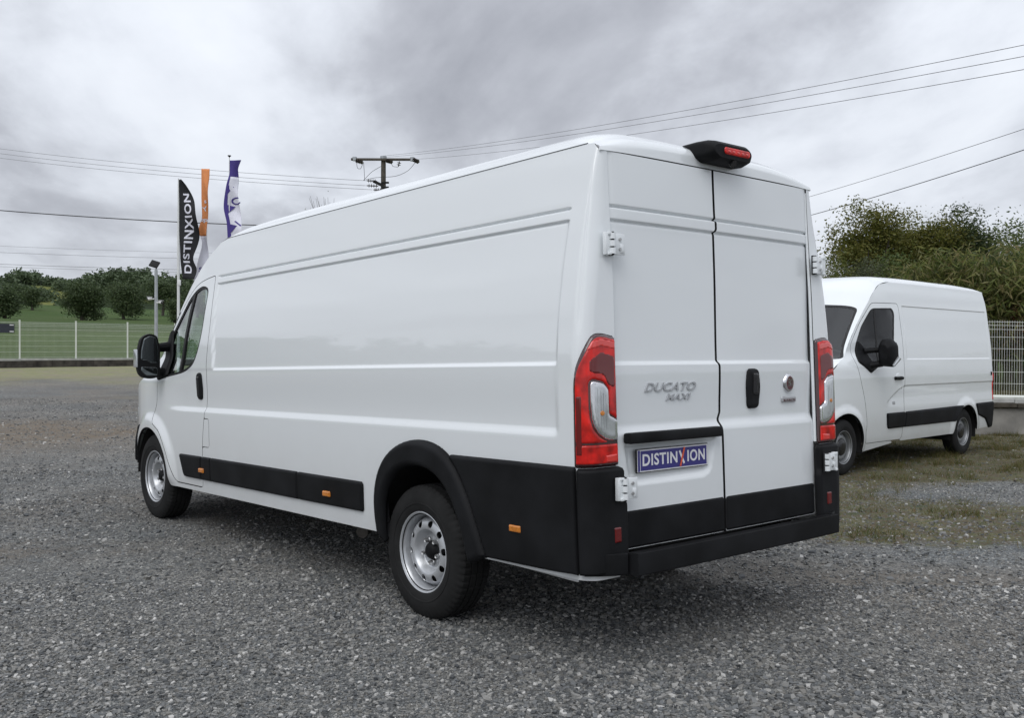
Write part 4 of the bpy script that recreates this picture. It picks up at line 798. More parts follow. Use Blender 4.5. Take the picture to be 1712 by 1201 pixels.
# ------------------------------------------------------------------ the shorter white van parked on the right
def second_van():
    a, b0 = at(1413, 793, 12.2), at(1612, 757, 14.7); ax = (a-b0)[:2]; ax /= np.linalg.norm(ax); nl = np.array([-ax[1], ax[0]])
    org = b0[:2]-nl*1.0
    van = empty('panel_van', 'shorter white panel van parked on grass by the wall, behind the long van', 'van', (org[0], org[1], -.107), math.atan2(ax[1], ax[0]))
    W0 = pchip([.25, .45, .80, 1.2, 1.47, 1.7, 1.94, 2.15, 2.35, 2.5], [.97, 1.01, 1.03, 1.028, 1.012, .995, .965, .937, .903, .858])
    TP = pchip([2.4, 3.2, 3.6, 3.9, 4.1, 4.3, 4.45, 4.52], [0, 0, -.015, -.05, -.11, -.22, -.42, -.6])
    def W(x, z): return W0(z)+TP(np.maximum(x, 2.4))-.09*ss(2.3, 3.3, x)*ss(1.35, 1.6, z)
    XW = (-.0, 3.67); ZW = (.34, .34); XR = -1.08
    def feat(x, z):
        m = ss(-.85, -.80, x)*(1-ss(2.0, 2.05, x)); m2 = ss(-.95, -.90, x)*(1-ss(1.95, 2.0, x))
        o = -.009*m2*ss(1.46, 1.482, z)*(1-ss(2.20, 2.212, z))
        zl = np.where(x > 2.02, 1.105-(.20)*np.clip((x-2.02)/.55, 0, 1.2)**1.6, 1.105+.0*(x)); mm = ss(-1.05, -1.0, x)*(1-ss(2.5, 2.65, x))
        o = o-.012*mm*(1-ss(-.012, .006, z-zl))*ss(.75, 1.0, z)
        for i in (0, 1):
            r = np.hypot(x-XW[i], z-ZW[i]); o = o+.022*(1-ss(.45, .56, r))
        return o
    def mp(u, v):
        x = np.asarray(u, float); z = np.asarray(v, float); x1 = XR+.08; w = W(np.maximum(x, x1), z)+feat(np.maximum(x, x1), z)
        lean = XR+.03*(z-.6); a = .09; bx = x1-lean; L = .5*math.pi*np.sqrt((a*a+bx*bx)/2)
        sarc = np.clip(x1-x, 0, None); th = np.clip(sarc/L, 0, 1)*math.pi/2
        return np.stack([np.where(x >= x1, x, x1-bx*np.sin(th)), np.where(x >= x1, w, w-a+a*np.cos(th))-np.clip(sarc-L, 0, None), z], -1)
    top = [(-1.35, 2.535), (2.2, 2.535), (2.5, 2.49), (2.68, 2.385), (2.86, 2.225), (3.1, 2.00), (3.45, 1.65), (3.62, 1.49), (3.8, 1.42), (4.1, 1.22), (4.3, 1.05), (4.42, .8), (4.45, .28)]
    bodyf = sdf([(-1.35, .40)]+top+[(3.2, .26), (2.2, .345), (.4, .345), (-.6, .37)])
    arch = lambda i, r: (lambda u, v: np.minimum(np.hypot(u-XW[i], v-ZW[i])-r, np.maximum(np.abs(u-XW[i])-r, v-ZW[i])))
    a0, a1 = arch(0, .425), arch(1, .445)
    win = fillet([(2.24, 2.10), (2.36, 1.66), (2.45, 1.50), (2.75, 1.40), (3.05, 1.285), (3.33, 1.43), (3.26, 1.66), (3.08, 1.90), (2.80, 2.155), (2.29, 2.17)], [.05, .06, .08, .1, .03, .03, .05, .06, .08, .06])
    winf = sdf(win); doorf = sdf(fillet([(2.12, .37), (2.08, 1.2), (2.10, 2.235), (2.78, 2.225), (3.09, 1.955), (3.38, 1.66), (3.40, 1.40), (3.22, .95), (3.14, .62), (3.16, .37)], .06))
    tl = fillet([(-1.02, .80), (-1.02, 1.20), (-1.06, 1.30), (-1.25, 1.30), (-1.25, .80)], .02); tlf = sdf(tl)
    U = np.concatenate([grid(-1.35, -.80, .02), grid(-.78, 1.9, .05), grid(1.92, 4.45, .03)])
    V = np.unique(np.round(np.concatenate([grid(.26, .95, .035), grid(.96, 1.14, .012), grid(1.18, 1.44, .04), grid(1.455, 1.49, .006), grid(1.52, 2.17, .04), grid(2.19, 2.22, .004), grid(2.25, 2.535, .03)]), 4))
    for sg in (False, True):
        shell('side_panel', mp, U, V, lambda u, v: np.maximum.reduce([bodyf(u, v), .007-doorf(u, v), -a0(u, v), -a1(u, v), -tlf(u, v)]), WHITE2, van, depth=.02, rim_m=SEAL_GAP_SHADE, mirror=sg)  # panel rims painted dark as gap shade
        door = shell('front_door', mp, grid(2.06, 3.42, .025), grid(.36, 2.25, .02), lambda u, v: np.maximum(doorf(u, v), -winf(u, v)), WHITE2, van, depth=.02, rim_m=SEAL_GAP_SHADE, mirror=sg)
        shell('window_seal', lift(mp, lambda u, v: np.full(len(np.ravel(u)), -.003)), grid(2.2, 3.4, .02), grid(1.27, 2.19, .02), lambda u, v: np.maximum(winf(u, v), -(winf(u, v)+.02)), SEAL_GAP_SHADE, door, depth=.02, mirror=sg)
        shell('window_pane', lift(mp, lambda u, v: np.full(len(np.ravel(u)), -.008)), grid(2.2, 3.4, .04), grid(1.27, 2.19, .04), lambda u, v: winf(u, v)+.012, GLASS2, door, depth=0, mirror=sg)
        pad('mirror_base', mp, fillet([(3.33, 1.43), (3.05, 1.285), (2.95, 1.36), (3.05, 1.62), (3.2, 1.72)], .03), BLACK, door, h=.02, r=.02, step=.02, mirror=sg)
        shell('window_divider', lift(mp, lambda u, v: np.full(len(np.ravel(u)), -.004)), grid(2.6, 2.9, .01), grid(1.3, 2.18, .03), lambda u, v: np.maximum(winf(u, v)+.01, np.abs(np.ravel(u)-2.74-.06*(2.0-np.ravel(v)))-.016), SEAL_GAP_SHADE, door, depth=.01, mirror=sg)
        pad('door_handle', mp, fillet([(2.16, 1.185), (2.16, 1.235), (2.40, 1.235), (2.40, 1.185)], .02), BLACK, door, h=.035, r=.02, step=.01, mirror=sg)
        pad('handle_recess', mp, [(2.28+.07*math.cos(t), 1.235+.045*math.sin(t)) for t in np.linspace(0, 2*math.pi, 20, endpoint=False)], WHITE2, door, h=.006, r=.02, step=.01, mirror=sg)
        fa = lambda u, v: np.maximum(-a0(u, v)+.01, -1.)
        pad('rubbing_strip', mp, fillet([(.30, .53), (.12, .765), (2.07, .745), (2.08, .53)], .006), BLACK, van, h=.02, r=.02, step=.03, cut=fa, mirror=sg)
        pad('rubbing_strip', mp, fillet([(2.086, .53), (2.076, .745), (2.62, .745), (2.58, .53)], [.004, .004, .02, .06]), BLACK, door, h=.02, r=.02, step=.02, mirror=sg)
        pad('rear_quarter_cladding', mp, fillet([(-.42, .60), (-.34, .775), (-1.30, .785), (-1.30, .40), (-.92, .36), (-.74, .52)], .02), BLACK, van, h=.02, r=.02, step=.025, cut=fa, depth=.03, mirror=sg)
        pad('headlamp', mp, fillet([(4.02, .90), (4.06, 1.12), (4.20, 1.08), (4.36, .92), (4.38, .82), (4.20, .84)], .03), CLEAR, van, h=.012, r=.02, step=.015, mirror=sg)
        lamp = pad('tail_lamp', mp, tl, RED, van, h=.014, r=.015, step=.015, depth=.02, mirror=sg)
        pad('hinge_cover', mp, fillet([(-.93, 1.20), (-.93, 1.26), (-.96, 1.26), (-.96, 1.20)], .005), BLACK, van, h=.015, r=.01, step=.01, mirror=sg)
        pad('small_badge', mp, [(2.36, .855), (2.36, .90), (2.44, .90), (2.44, .855)], CHROME2, door, h=.005, r=.005, step=.015, mirror=sg)
        s2 = -1 if sg else 1
        b = MB(); V2 = []; Fs = []; base = fillet([(1.10, 1.38), (1.08, 1.62), (1.12, 1.74), (1.22, 1.75), (1.30, 1.66), (1.31, 1.48), (1.27, 1.37)], .03, 4); c0 = base.mean(0); k = len(base)
        secs = [(2.86, 0, .96), (2.90, 0, 1.), (2.96, 0, .97), (3.02, 0, .82), (3.06, 0, .5)]
        for (x, dy, sc) in secs:
            for p in base: q = c0+(p-c0)*sc; V2.append((x, s2*q[0], q[1]))
        for i in range(len(secs)-1):
            for j in range(k): Fs.append((i*k+j, i*k+(j+1) % k, (i+1)*k+(j+1) % k, (i+1)*k+j))
        Fs += [tuple(range(k)), tuple((len(secs)-1)*k+j for j in range(k))]; b.add(V2, Fs); mh = b.build('wing_mirror', BLACK, van)
        b = MB(); b.tube([(2.95, s2*1.13, 1.60), (3.1, s2*.95, 1.58)], .035, 8); b.tube([(2.95, s2*1.13, 1.42), (3.1, s2*.97, 1.38)], .045, 8); b.build('mirror_arm', BLACK, mh)
        b = MB(); b.tube([(2.97, s2*1.29, 1.39), (2.90, s2*1.33, 1.49)], [.02, .03], 8); b.build('mirror_indicator', CLEAR, mh)
        pad('mirror_glass', lambda u, v: np.stack([2.86+0*u, u, v], -1), fillet([(1.11, 1.41), (1.11, 1.70), (1.28, 1.70), (1.29, 1.41)], .03), MIRROR, mh, h=.002, r=.006, step=.02, mirror=sg)
        for i in (0, 1):
            b = MB(); n = 20; V2 = []; Fs = []
            for q in range(n+1):
                w = -.2+(math.pi+.4)*q/n
                for y in (.98, .6): V2.append((XW[i]+.47*math.cos(w), s2*y, ZW[i]+.47*math.sin(w)))
            for q in range(n): Fs.append((2*q, 2*q+1, 2*q+3, 2*q+2))
            b.add(V2, Fs); b.box((XW[i], s2*.6, ZW[i]+.2), (.9, .01, .6)); b.build('wheel_arch_liner', DARK, van)
    st = [(0, -1.03, 2.50, -1.03, .848, 2.51, 4), (1, -1.02, 2.58, -1.02, .845, 2.53, 5), (2, -.9, 2.62, -.92, .845, 2.535, 6), (4, 0, 2.65, 0, .845, 2.535, 6), (6, 1.5, 2.65, 1.5, .845, 2.535, 6), (7, 2.2, 2.635, 2.2, .845, 2.535, 5.5), (8, 2.62, 2.59, 2.5, None, 2.49, 5), (9, 2.93, 2.46, 2.68, None, 2.385, 3.5), (10, 3.13, 2.28, 2.86, None, 2.225, 2.5), (11, 3.4, 2.00, 3.1, None, 2.0, 2.3), (12, 3.72, 1.68, 3.45, None, 1.65, 2.2), (13, 3.90, 1.49, 3.62, None, 1.49, 2.2), (14, 4.0, 1.44, 3.8, None, 1.42, 3), (15, 4.3, 1.26, 4.1, None, 1.22, 3), (16, 4.48, 1.0, 4.3, None, 1.05, 2.6), (17, 4.52, .8, 4.42, None, .8, 2.4), (18, 4.52, .28, 4.44, None, .28, 2.4)]
    A = np.array([[q[0], q[1], q[2], q[3], q[4] if q[4] is not None else float(W(np.array(q[3]), np.array(q[5]))), q[5], q[6]] for q in st]); fs = [pchip(A[:, 0], A[:, i]) for i in range(1, 7)]
    def tmp(u, v):
        xc, zc, xe, ye, ze, p = [f(v) for f in fs]; k = np.minimum(np.abs(u), 1.02); return np.stack([xc+(xe-xc)*k**2.4, ye*u, zc+(ze-zc)*k**p], -1)
    UU = np.concatenate([-np.linspace(1, .7, 13), np.linspace(-.66, .66, 21), np.linspace(.7, 1, 13)]); al = lambda u, v: np.full(len(np.ravel(u)), -1.)
    shell('roof', tmp, UU, np.linspace(0, 10.0, 60), al, WHITE2, van, depth=.01, s=-1)
    wsp = fillet([(-.905, 10.35), (-.978, 13.2), (.978, 13.2), (.905, 10.35)], [.2, .25, .25, .2]); wsd = sdf(wsp*np.array([1, .33]))
    wsf = lambda u, v, o: wsd(np.ravel(u), np.ravel(v)*.33)-o
    shell('windscreen_frame', tmp, UU, np.linspace(10.0, 13.4, 24), lambda u, v: -wsf(u, v, .02), WHITE2, van, depth=.01, s=-1)
    shell('windscreen_seal', lift(tmp, lambda u, v: np.full(len(np.ravel(u)), -.002)), np.linspace(-1, 1, 61), np.linspace(10.1, 13.4, 50), lambda u, v: np.maximum(wsf(u, v, .02), -wsf(u, v, -.015)), SEAL_GAP_SHADE, van, depth=.01, s=-1)
    shell('windscreen', lift(tmp, lambda u, v: np.full(len(np.ravel(u)), -.006)), np.linspace(-1, 1, 41), np.linspace(10.15, 13.35, 30), lambda u, v: wsf(u, v, .0), GLASS3, van, depth=0, s=-1)
    shell('bonnet', tmp, UU, np.linspace(13.4, 16.4, 20), al, WHITE2, van, depth=.01, s=-1)
    shell('front_bumper', tmp, UU, np.linspace(16.42, 18, 12), al, BLACK, van, depth=.01, s=-1)
    shell('rear_door', lambda u, v: np.stack([XR+.03*(v-.6)+.004+0*u, u, v], -1), grid(-.9, .9, .1), grid(.5, 2.48, .1), lambda u, v: np.minimum(np.maximum.reduce([np.abs(np.ravel(u))-.90+.12*ss(1.3, 2.4, np.ravel(v)), np.ravel(v)-2.46, .5-np.ravel(v)]), 1), WHITE2, van, depth=.02)
    for q in range(4):
        b = MB(); b.tube([(4.50-.10*(y/.6)**2+.03, y, .86-.05*q) for y in np.linspace(-.5, .5, 9)], .012, 6); b.build('grille_bar', BLACK2, van)
    b = MB(); b.box((-1.10, 0, .50), (.10, 1.9, .16)); b.build('rear_bumper', BLACK, van, bevel=.02)
    b = MB(); b.box((1.4, 0, .42), (4.6, 1.7, .14)); b.box((1.6, 0, .34), (3.6, .8, .12)); b.tube([(0, -.86, .33), (0, .86, .33)], .06, 10); b.tube([(.6, .5, .30), (.3, .85, .28)], .05, 10); b.build('underbody', DARK, van)
    b = MB(); b.box((2.0, 0, 1.4), (.03, 1.7, 1.6)); b.box((2.8, 0, .6), (1.6, 1.6, .06)); b.build('bulkhead', INTER, van)
    b = MB(); b.box((3.35, 0, 1.15), (.5, 1.6, .45)); b.build('dashboard', INTER, van, bevel=.05)
    for y in (.47, -.3, -.62):
        b = MB(); b.box((2.5, y, .95), (.5, .4, .16)); b.box((2.25, y, 1.35), (.13, .4, .72), Matrix.Rotation(-.12, 3, 'Y')); b.box((2.20, y, 1.78), (.09, .24, .18)); b.build('seat', FABRIC, van, bevel=.03)
    b = MB(); c = np.array([2.9, .45, 1.42]); b.tube([c+.2*np.array([.55*math.sin(t), math.cos(t), .83*math.sin(t)]) for t in np.linspace(0, 2*math.pi, 25)], .016, 6, caps=False); b.tube([c, c+np.array([.3, 0, -.2])], .05, 8); b.build('steering_wheel', INTER, van)
    wt = wheel_template('second')
    for (x, y, rz) in ((0, .885, 0.), (3.67, .885, 0.), (0, -.885, math.pi), (3.67, -.885, math.pi)):
        r = copy_part(wt, van, (x, y, .352)); r.rotation_euler = (0, x*1.1, rz); r.scale = (.965, .965, .965)
    return van
VAN2 = second_van()

# ------------------------------------------------------------------ walls and fences
CONC = mat('stained_concrete', (.24, .23, .21), .95, var=(1.6, .4), bump=(18, .6, .01)); CONCD = mat('mossy_coping', (.060, .052, .040), .95, var=(5, .5), bump=(25, .7, .01)); STONE = mat('dark_wall_block', (.060, .053, .045), .95, var=(3.5, .55), bump=(22, .8, .012)); CONCL = mat('pale_kerb_concrete', (.42, .42, .40), .9, var=(4, .2), bump=(30, .4, .005))
def fence(name, label, P0, d, n, pitch, zf, h, parent_group, first_skip=0):
    """welded wire panels between posts; P0 start, d unit direction, zf(x,y) base height"""
    root = empty(name, label, 'fence', (*P0, 0)); d = np.array(d)
    def pt(s, z, off=0.): p = P0+d*s; return np.array([d[0]*s, d[1]*s, z])+np.array([-d[1], d[0], 0])*off
    for i in range(n+1):
        b = MB(); s = i*pitch; z = zf(*(P0+d*s)); q = pt(s, z+h/2+.02); b.box(q, (.055, .055, h+.10), Matrix.Rotation(math.atan2(d[1], d[0]), 3, 'Z')); b.box(q+np.array([0, 0, h/2+.055]), (.062, .062, .012), Matrix.Rotation(math.atan2(d[1], d[0]), 3, 'Z')); b.build('fence_post', FENCEW, root, 20)
    for i in range(n):
        s0, s1 = i*pitch+.035, (i+1)*pitch-.035; m = MB(); za, zb = zf(*(P0+d*s0)), zf(*(P0+d*s1)); nv = int(round((s1-s0)/.05))
        V = []; Fs = []
        def bar(p, q, r):
            o = len(V); t = (q-p)/np.linalg.norm(q-p); a = np.array([-d[1], d[0], 0]); c = np.cross(t, a)
            for e in (p, q):
                for k in range(4): w = math.pi/4+k*math.pi/2; V.append(e+r*(a*math.cos(w)+c*math.sin(w)))
            for k in range(4): Fs.append((o+k, o+(k+1) % 4, o+4+(k+1) % 4, o+4+k))
        folds = [.06, .30, .50, .70, .90, 1.10, 1.30][:]; zs = np.linspace(.05, h-.10, 7)
        for k in range(nv+1):
            s = s0+(s1-s0)*k/nv; zz = za+(zb-za)*k/nv; bar(pt(s, zz+.04), pt(s, zz+h), .003)
        for z_ in list(zs)+[h-.03, h-.18]:
            bar(pt(s0, za+z_, .006), pt(s1, zb+z_, .006), .0055)
        me = pydata(V, Fs, False); o = link('mesh_panel', me, FENCEW, root)
    rail = MB(); a, b_ = pt(0, zf(*P0)+.012, -.0), pt(n*pitch, zf(*(P0+d*n*pitch))+.012); L_ = np.linalg.norm(b_-a); sl_ = (b_-a)/L_
    rail.tube([a, b_], .042, 6); rail.build('bottom_rail', FENCEW, root)
    return root
def wall_blocks(name, label, P0, d, length, z0f, z1f, th_, blk, rows, m, seed):
    """masonry wall: an inner core with single blocks standing proud of recessed joints"""
    root = empty(name, label, 'wall', (*P0, 0)); r = np.random.default_rng(seed); ang = math.atan2(d[1], d[0]); rot = Matrix.Rotation(ang, 3, 'Z'); d = np.array(d)
    V = []; n = int(length/2)+1; core = MB()
    for i in range(n):
        s = (i+.5)*length/n; p = P0+d*s; za, zb = z0f(*p)-.25, z1f(*p); core.box((d[0]*s, d[1]*s, (za+zb)/2), (length/n, th_-.03, zb-za-.002), rot)
    core.build('wall_core', m, root)
    shared = None
    s = 0.; i = 0
    while s < length:
        w = blk*r.uniform(.7, 1.35); p = P0+d*(s+w/2); za, zb = z0f(*p)-.05, z1f(*p)
        for k in range(rows):
            hh = (zb-za)/rows; b = MB(); dz = r.uniform(-.01, .01); b.box((d[0]*(s+w/2), d[1]*(s+w/2), za+hh*(k+.5)-.004), (w-.022, th_+r.uniform(0, .035), hh-.016), rot); b.build('wall_block', m, root, bevel=.012, seg=1)
        s += w
    return root
# left boundary
LP0 = WALL0-WALLD*12.5; LZ = lambda x, y: float(yard_z(x, y))+.40
wall_blocks('block_wall', 'low dark block wall under the far mesh fence on the left', LP0-WALLD*2.5, WALLD, 42.5, lambda x, y: float(yard_z(x, y)), lambda x, y: LZ(x, y)-.09, .22, .85, 1, STONE, 3)
kb = MB(); 
for i in range(17):
    s = -2.5+(i+.5)*2.5; p = WALLD*s; q = LP0+p; kb.box((p[0], p[1], LZ(*q)-.052), (2.49, .25, .10), Matrix.Rotation(math.atan2(WALLD[1], WALLD[0]), 3, 'Z'))
k_ = kb.build('concrete_kerb', CONCL, None, bevel=.01); k_.location = (*LP0, 0); tag(k_, 'pale concrete coping running along the dark block wall on the left', 'coping')
fence('mesh_fence', 'pale welded mesh fence before the green meadow on the left', LP0, WALLD, 14, 2.5, LZ, 1.62, None)
sp = WALL0-WALLD*.25-np.array([-WALLD[1], WALLD[0]])*.05; sz = LZ(*sp)
sg_ = empty('fence_sign', 'dark banner panel tied to the mesh fence at the far left edge', 'sign', (sp[0], sp[1], sz+1.22), math.atan2(WALLD[1], WALLD[0]))
b = MB(); b.box((-1.0, -.02, .10), (2.0, .012, .40)); b.build('banner_panel', mat('dark_banner', (.035, .04, .055), .7, var=(30, .3)), sg_)
for z in (.245, -.035):
    b = MB(); b.box((-.12, -.031, z), (.17, .006, .045)); b.build('white_tab', WHITEP, sg_)
# right boundary
RP0 = np.array([3.9, 19.0]); RD = np.array([1., 0.]); RZ = lambda x, y: .56-.012*(x-9.5)
rw = empty('rendered_wall', 'grey stained concrete wall with dark mossy coping behind the second van', 'wall', (RP0[0], RP0[1], 0))
b = MB()
for i in range(8): x = 1.25+2.5*i; z1 = RZ(RP0[0]+x, 19)-.20; b.box((x, 0, (z1-.8)/2), (2.5, .22, z1+.8))
b.build('wall_body', CONC, rw)
for i in range(20):
    x = .5+1.0*i; z1 = RZ(RP0[0]+x, 19); b = MB(); b.box((x, -.02, z1-.145), (.985, .34, .09)); b.build('coping_stone', CONCD, rw, bevel=.012, seg=1)
    b = MB(); b.box((x, .02, z1-.058), (.992, .20, .085)); b.build('kerb_stone', CONCL, rw, bevel=.008, seg=1)
fence('mesh_fence', 'white welded mesh fence on the wall in front of the bamboo', RP0, RD, 8, 2.5, RZ, 1.53, None)
# ------------------------------------------------------------------ flags and mast
def flag(name, label, group, px, ptop, pbot, Y, outline, m, ripple, phase=0., cat='flag', n=36):
    """outline: rows (t, left, right) in metres from the pole, t from 0 (top) to 1"""
    top = at(px, ptop, Y); bot = at(px, pbot, Y); H = top[2]-bot[2]; root = empty(name, label, cat, (top[0], Y, float(yard_z(top[0], Y))), 0, group); zb = bot[2]-root.location.z
    lf, rf = pchip([o[0] for o in outline], [o[1] for o in outline]), pchip([o[0] for o in outline], [o[2] for o in outline])
    def cloth(a, t, off=0.):
        a = np.asarray(a, float); t = np.asarray(t, float); x = lf(t)+(rf(t)-lf(t))*a; w = (rf(t)-lf(t))
        y = ripple*np.minimum(w, .5)*a*np.sin(7*t+2.4*a+phase)+ripple*.35*a*np.sin(17*t-3*a+phase*2)-off
        return np.stack([x, y, zb+H*(1-t)], -1)
    def fl(a0=0., a1=1., t0=0., t1=1., nm='flag_cloth', mm=m, off=0.):
        A_, T2 = np.meshgrid(np.linspace(a0, a1, 14), np.linspace(t0, t1, n), indexing='ij'); i = np.arange(A_.size).reshape(A_.shape); Q = np.stack([i[:-1, :-1], i[1:, :-1], i[1:, 1:], i[:-1, 1:]], -1).reshape(-1, 4)
        me = fast_mesh(cloth(A_, T2, off).reshape(-1, 3), Q); o = link(nm, me, mm, root); sm = o.modifiers.new('cloth', 'SOLIDIFY'); sm.thickness = .003; return o
    return root, cloth, fl, H, zb
fr, cl, fl, H, zb = flag('feather_flag', 'black feather flag with white vertical lettering on a white pole', None, 298, 300, 467, 27, [(0, .02, .10), (.06, .02, .24), (.25, .03, .48), (.5, .03, .57), (.68, .05, .50), (.80, .06, .42), (.9, .09, .50), (1, .13, .45)], BLACKC, .20, .6)
fc = fl(); top = at(298, 300, 27)
b = MB(); b.tube([(0, .02, -.05), (0, .02, zb+H*.4), (0, .02, zb+H+.03)], [.045, .035, .018], 10); b.build('flag_pole', POLEW, fr); b = MB(); b.box((.03, .0, zb-.10), (.09, .05, .16)); b.build('pole_clamp', POLEW, fr, bevel=.01)
V, Fs = text_mesh('DISTINXION', .34, .001, offset=.008, spacing=1.12); L_ = V[:, 0].max()-V[:, 0].min()
def ontoflag(P): t = .54-P[:, 0]/L_*.80; x = (-P[:, 1]*.82+.265+.03*np.sin(t*5)); w0 = .03; return cl((x-.03)/.47*1.0*np.clip(.47/.42, 0, 2)*.92, t, .012+P[:, 2]*.2)
bmt = bpy.data.meshes.new('t'); bmt.from_pydata([tuple(v) for v in V], [], Fs); bm = bmesh.new(); bm.from_mesh(bmt); bmesh.ops.triangulate(bm, faces=bm.faces); bmesh.ops.subdivide_edges(bm, edges=[e for e in bm.edges if e.calc_length() > .12], cuts=2); bmesh.ops.triangulate(bm, faces=bm.faces); bm.to_mesh(bmt); bm.free()
V = np.array([v.co[:] for v in bmt.vertices]); Fs = [tuple(p.vertices) for p in bmt.polygons]
place_text('flag_lettering', (V, Fs), ontoflag, WHITEC, fc)
fr, cl, fl, H, zb = flag('banner_flag', 'narrow orange banner flag fading to white at its foot, second flag from the lamp', None, 335, 282, 470, 27.6, [(0, .03, .26), (.25, .03, .24), (.42, .05, .19), (.55, -.05, .18), (.66, .05, .20), (.8, -.05, .22), (1, -.20, .20)], ORANGEC, .22, 2.)
o1 = fl(0, 1, 0, .60); o2 = fl(0, 1, .60, 1, 'flag_cloth', WHITEC)
for (t, a, w_, h_, rz) in ((.29, .45, .05, .012, .9), (.32, .55, .05, .012, -.9), (.35, .45, .05, .012, .9), (.38, .6, .06, .012, -.4)):
    pass
def put(txt, size, a0, t0, aw, m, par, clo, Hh, rot=0, off=.012):
    V, Fs = text_mesh(txt, size, .0008, offset=.004); c, s = math.cos(rot), math.sin(rot); P = V.copy(); P[:, 0], P[:, 1] = V[:, 0]*c-V[:, 1]*s, V[:, 0]*s+V[:, 1]*c
    place_text('flag_lettering', (P, Fs), lambda Q: clo(a0+Q[:, 0]/aw, t0-Q[:, 1]/Hh, off+Q[:, 2]*.2), m, par)
put('s', .16, .55, .29, .18, WHITEC, o1, cl, H); put('Y', .18, .5, .36, .16, WHITEC, o1, cl, H, .3); put('op', .16, .5, .455, .15, WHITEC, o1, cl, H); put('S.', .18, .45, .90, .28, PURPLEC, o2, cl, H); put('>', .22, .35, .97, .3, PURPLEC, o2, cl, H, -.5)
b = MB(); b.tube([(.09, .27, -.1), (.09, .27, zb+H+.02)], [.035, .014], 8); b.tube([(.09, .27, zb+H-.02), (.09, .0, zb+H-.01)], .012, 6); b.build('flag_pole', POLEW, fr)
fr, cl, fl, H, zb = flag('banner_flag', 'purple and white banner flag with zigzag border, third flag from the lamp', None, 383, 268, 440, 27.2, [(0, .02, .36), (.10, .02, .24), (.25, -.08, .24), (.45, -.15, .30), (.62, -.06, .38), (.8, -.03, .42), (1, .06, .46)], WHITEC, .20, 4.)
o1 = fl(0, 1, .16, 1, 'flag_cloth', WHITEC, 0.); o2 = fl(0, 1, 0, .16, 'flag_cloth', PURPLEC, 0.)
ed = fl(0, .22, .16, 1, 'flag_border', PURPLEC, .008)
for t in (.24, .43, .62, .81):
    A3 = [(.18, t), (.18, t+.09), (.70, t+.02)]; me = bpy.data.meshes.new('t'); P = cl(np.array([a for a, _ in A3]), np.array([q for _, q in A3]), .011); me.from_pydata([tuple(p) for p in P], [], [(0, 1, 2)]); link('flag_point', me, PURPLEC, o1).modifiers.new('c', 'SOLIDIFY').thickness = .003
put('C', .28, .78, .40, .28, PURPLEC, o1, cl, H, .2); put('I', .26, .78, .62, .3, PURPLEC, o1, cl, H, .7); put('S', .26, .82, .80, .34, PURPLEC, o1, cl, H)
b = MB(); b.tube([(.0, .03, -.1), (.0, .03, zb+H+.10)], [.035, .012], 8); b.build('flag_pole', POLEW, fr); b = MB(); b.lathe([(0, 0), (.012, .01), (.012, .03), (.05, .06), (.05, .075), (0, .08)], 12, c=(0, .03, zb+H+.07), axis='z'); b.build('pole_finial', DARK, fr)
# lamp post with floodlight, and two cameras fixed to it
LY = 38.; lp = at(261, 441, LY); lz = float(yard_z(lp[0], LY)); lr = empty('lamp_post', 'grey steel post carrying a dark floodlight head before the mesh fence', 'lamp post', (lp[0], LY, lz))
hz = lp[2]-lz
b = MB(); b.tube([(0, 0, 0), (0, 0, hz-.25)], [.075, .06], 14); b.box((0, 0, .015), (.3, .3, .03)); b.build('post', GALV, lr)
b = MB(); b.tube([(0, 0, hz-.26), (0, 0, hz-.12), (-.08, -.06, hz-.08)], .03, 8); b.build('lamp_bracket', GALV, lr)
Rm = Matrix.Rotation(.30, 3, 'Y') @ Matrix.Rotation(.95, 3, 'X')
b = MB(); b.box((-.05, -.04, hz-.02), (.34, .30, .07), Rm); fh_ = b.build('floodlight', DARK, lr, bevel=.01); b = MB(); b.box(np.array((-.05, -.04, hz-.02))+np.array(Rm@Vector((0, 0, -.037))), (.27, .22, .006), Rm); b.build('lamp_face', LEDFACE, fh_)
def secam(label, z, dx, m, tip):
    c = empty('security_camera', label, 'camera', (lp[0], LY, lz), 0, None)
    b = MB(); b.box((dx*.12, -.06, z), (.16, .05, .04)); b.build('camera_arm', WHITEP, c); b = MB(); b.tube([(dx*.16, -.06, z+.02), (dx*.16+dx*.12, -.16, z-.01)], [.065, .055], 12); bd = b.build('camera_body', m, c); b = MB(); b.tube([(dx*.16+dx*.122, -.161, z-.012), (dx*.16+dx*.13, -.165, z-.014)], .048, 12); b.build('camera_lens', tip, bd); b = MB(); b.box((dx*.22, -.11, z+.075), (.20, .14, .012), Matrix.Rotation(-.35*dx, 3, 'Z')); b.build('camera_hood', m, c)
secam('white security camera pointing left on the lamp post', at(261, 500, LY)[2]-lz, -1, WHITEP, DARK); secam('security camera with black face pointing right on the lamp post', at(261, 506, LY)[2]-lz, 1, WHITEP, DARK)
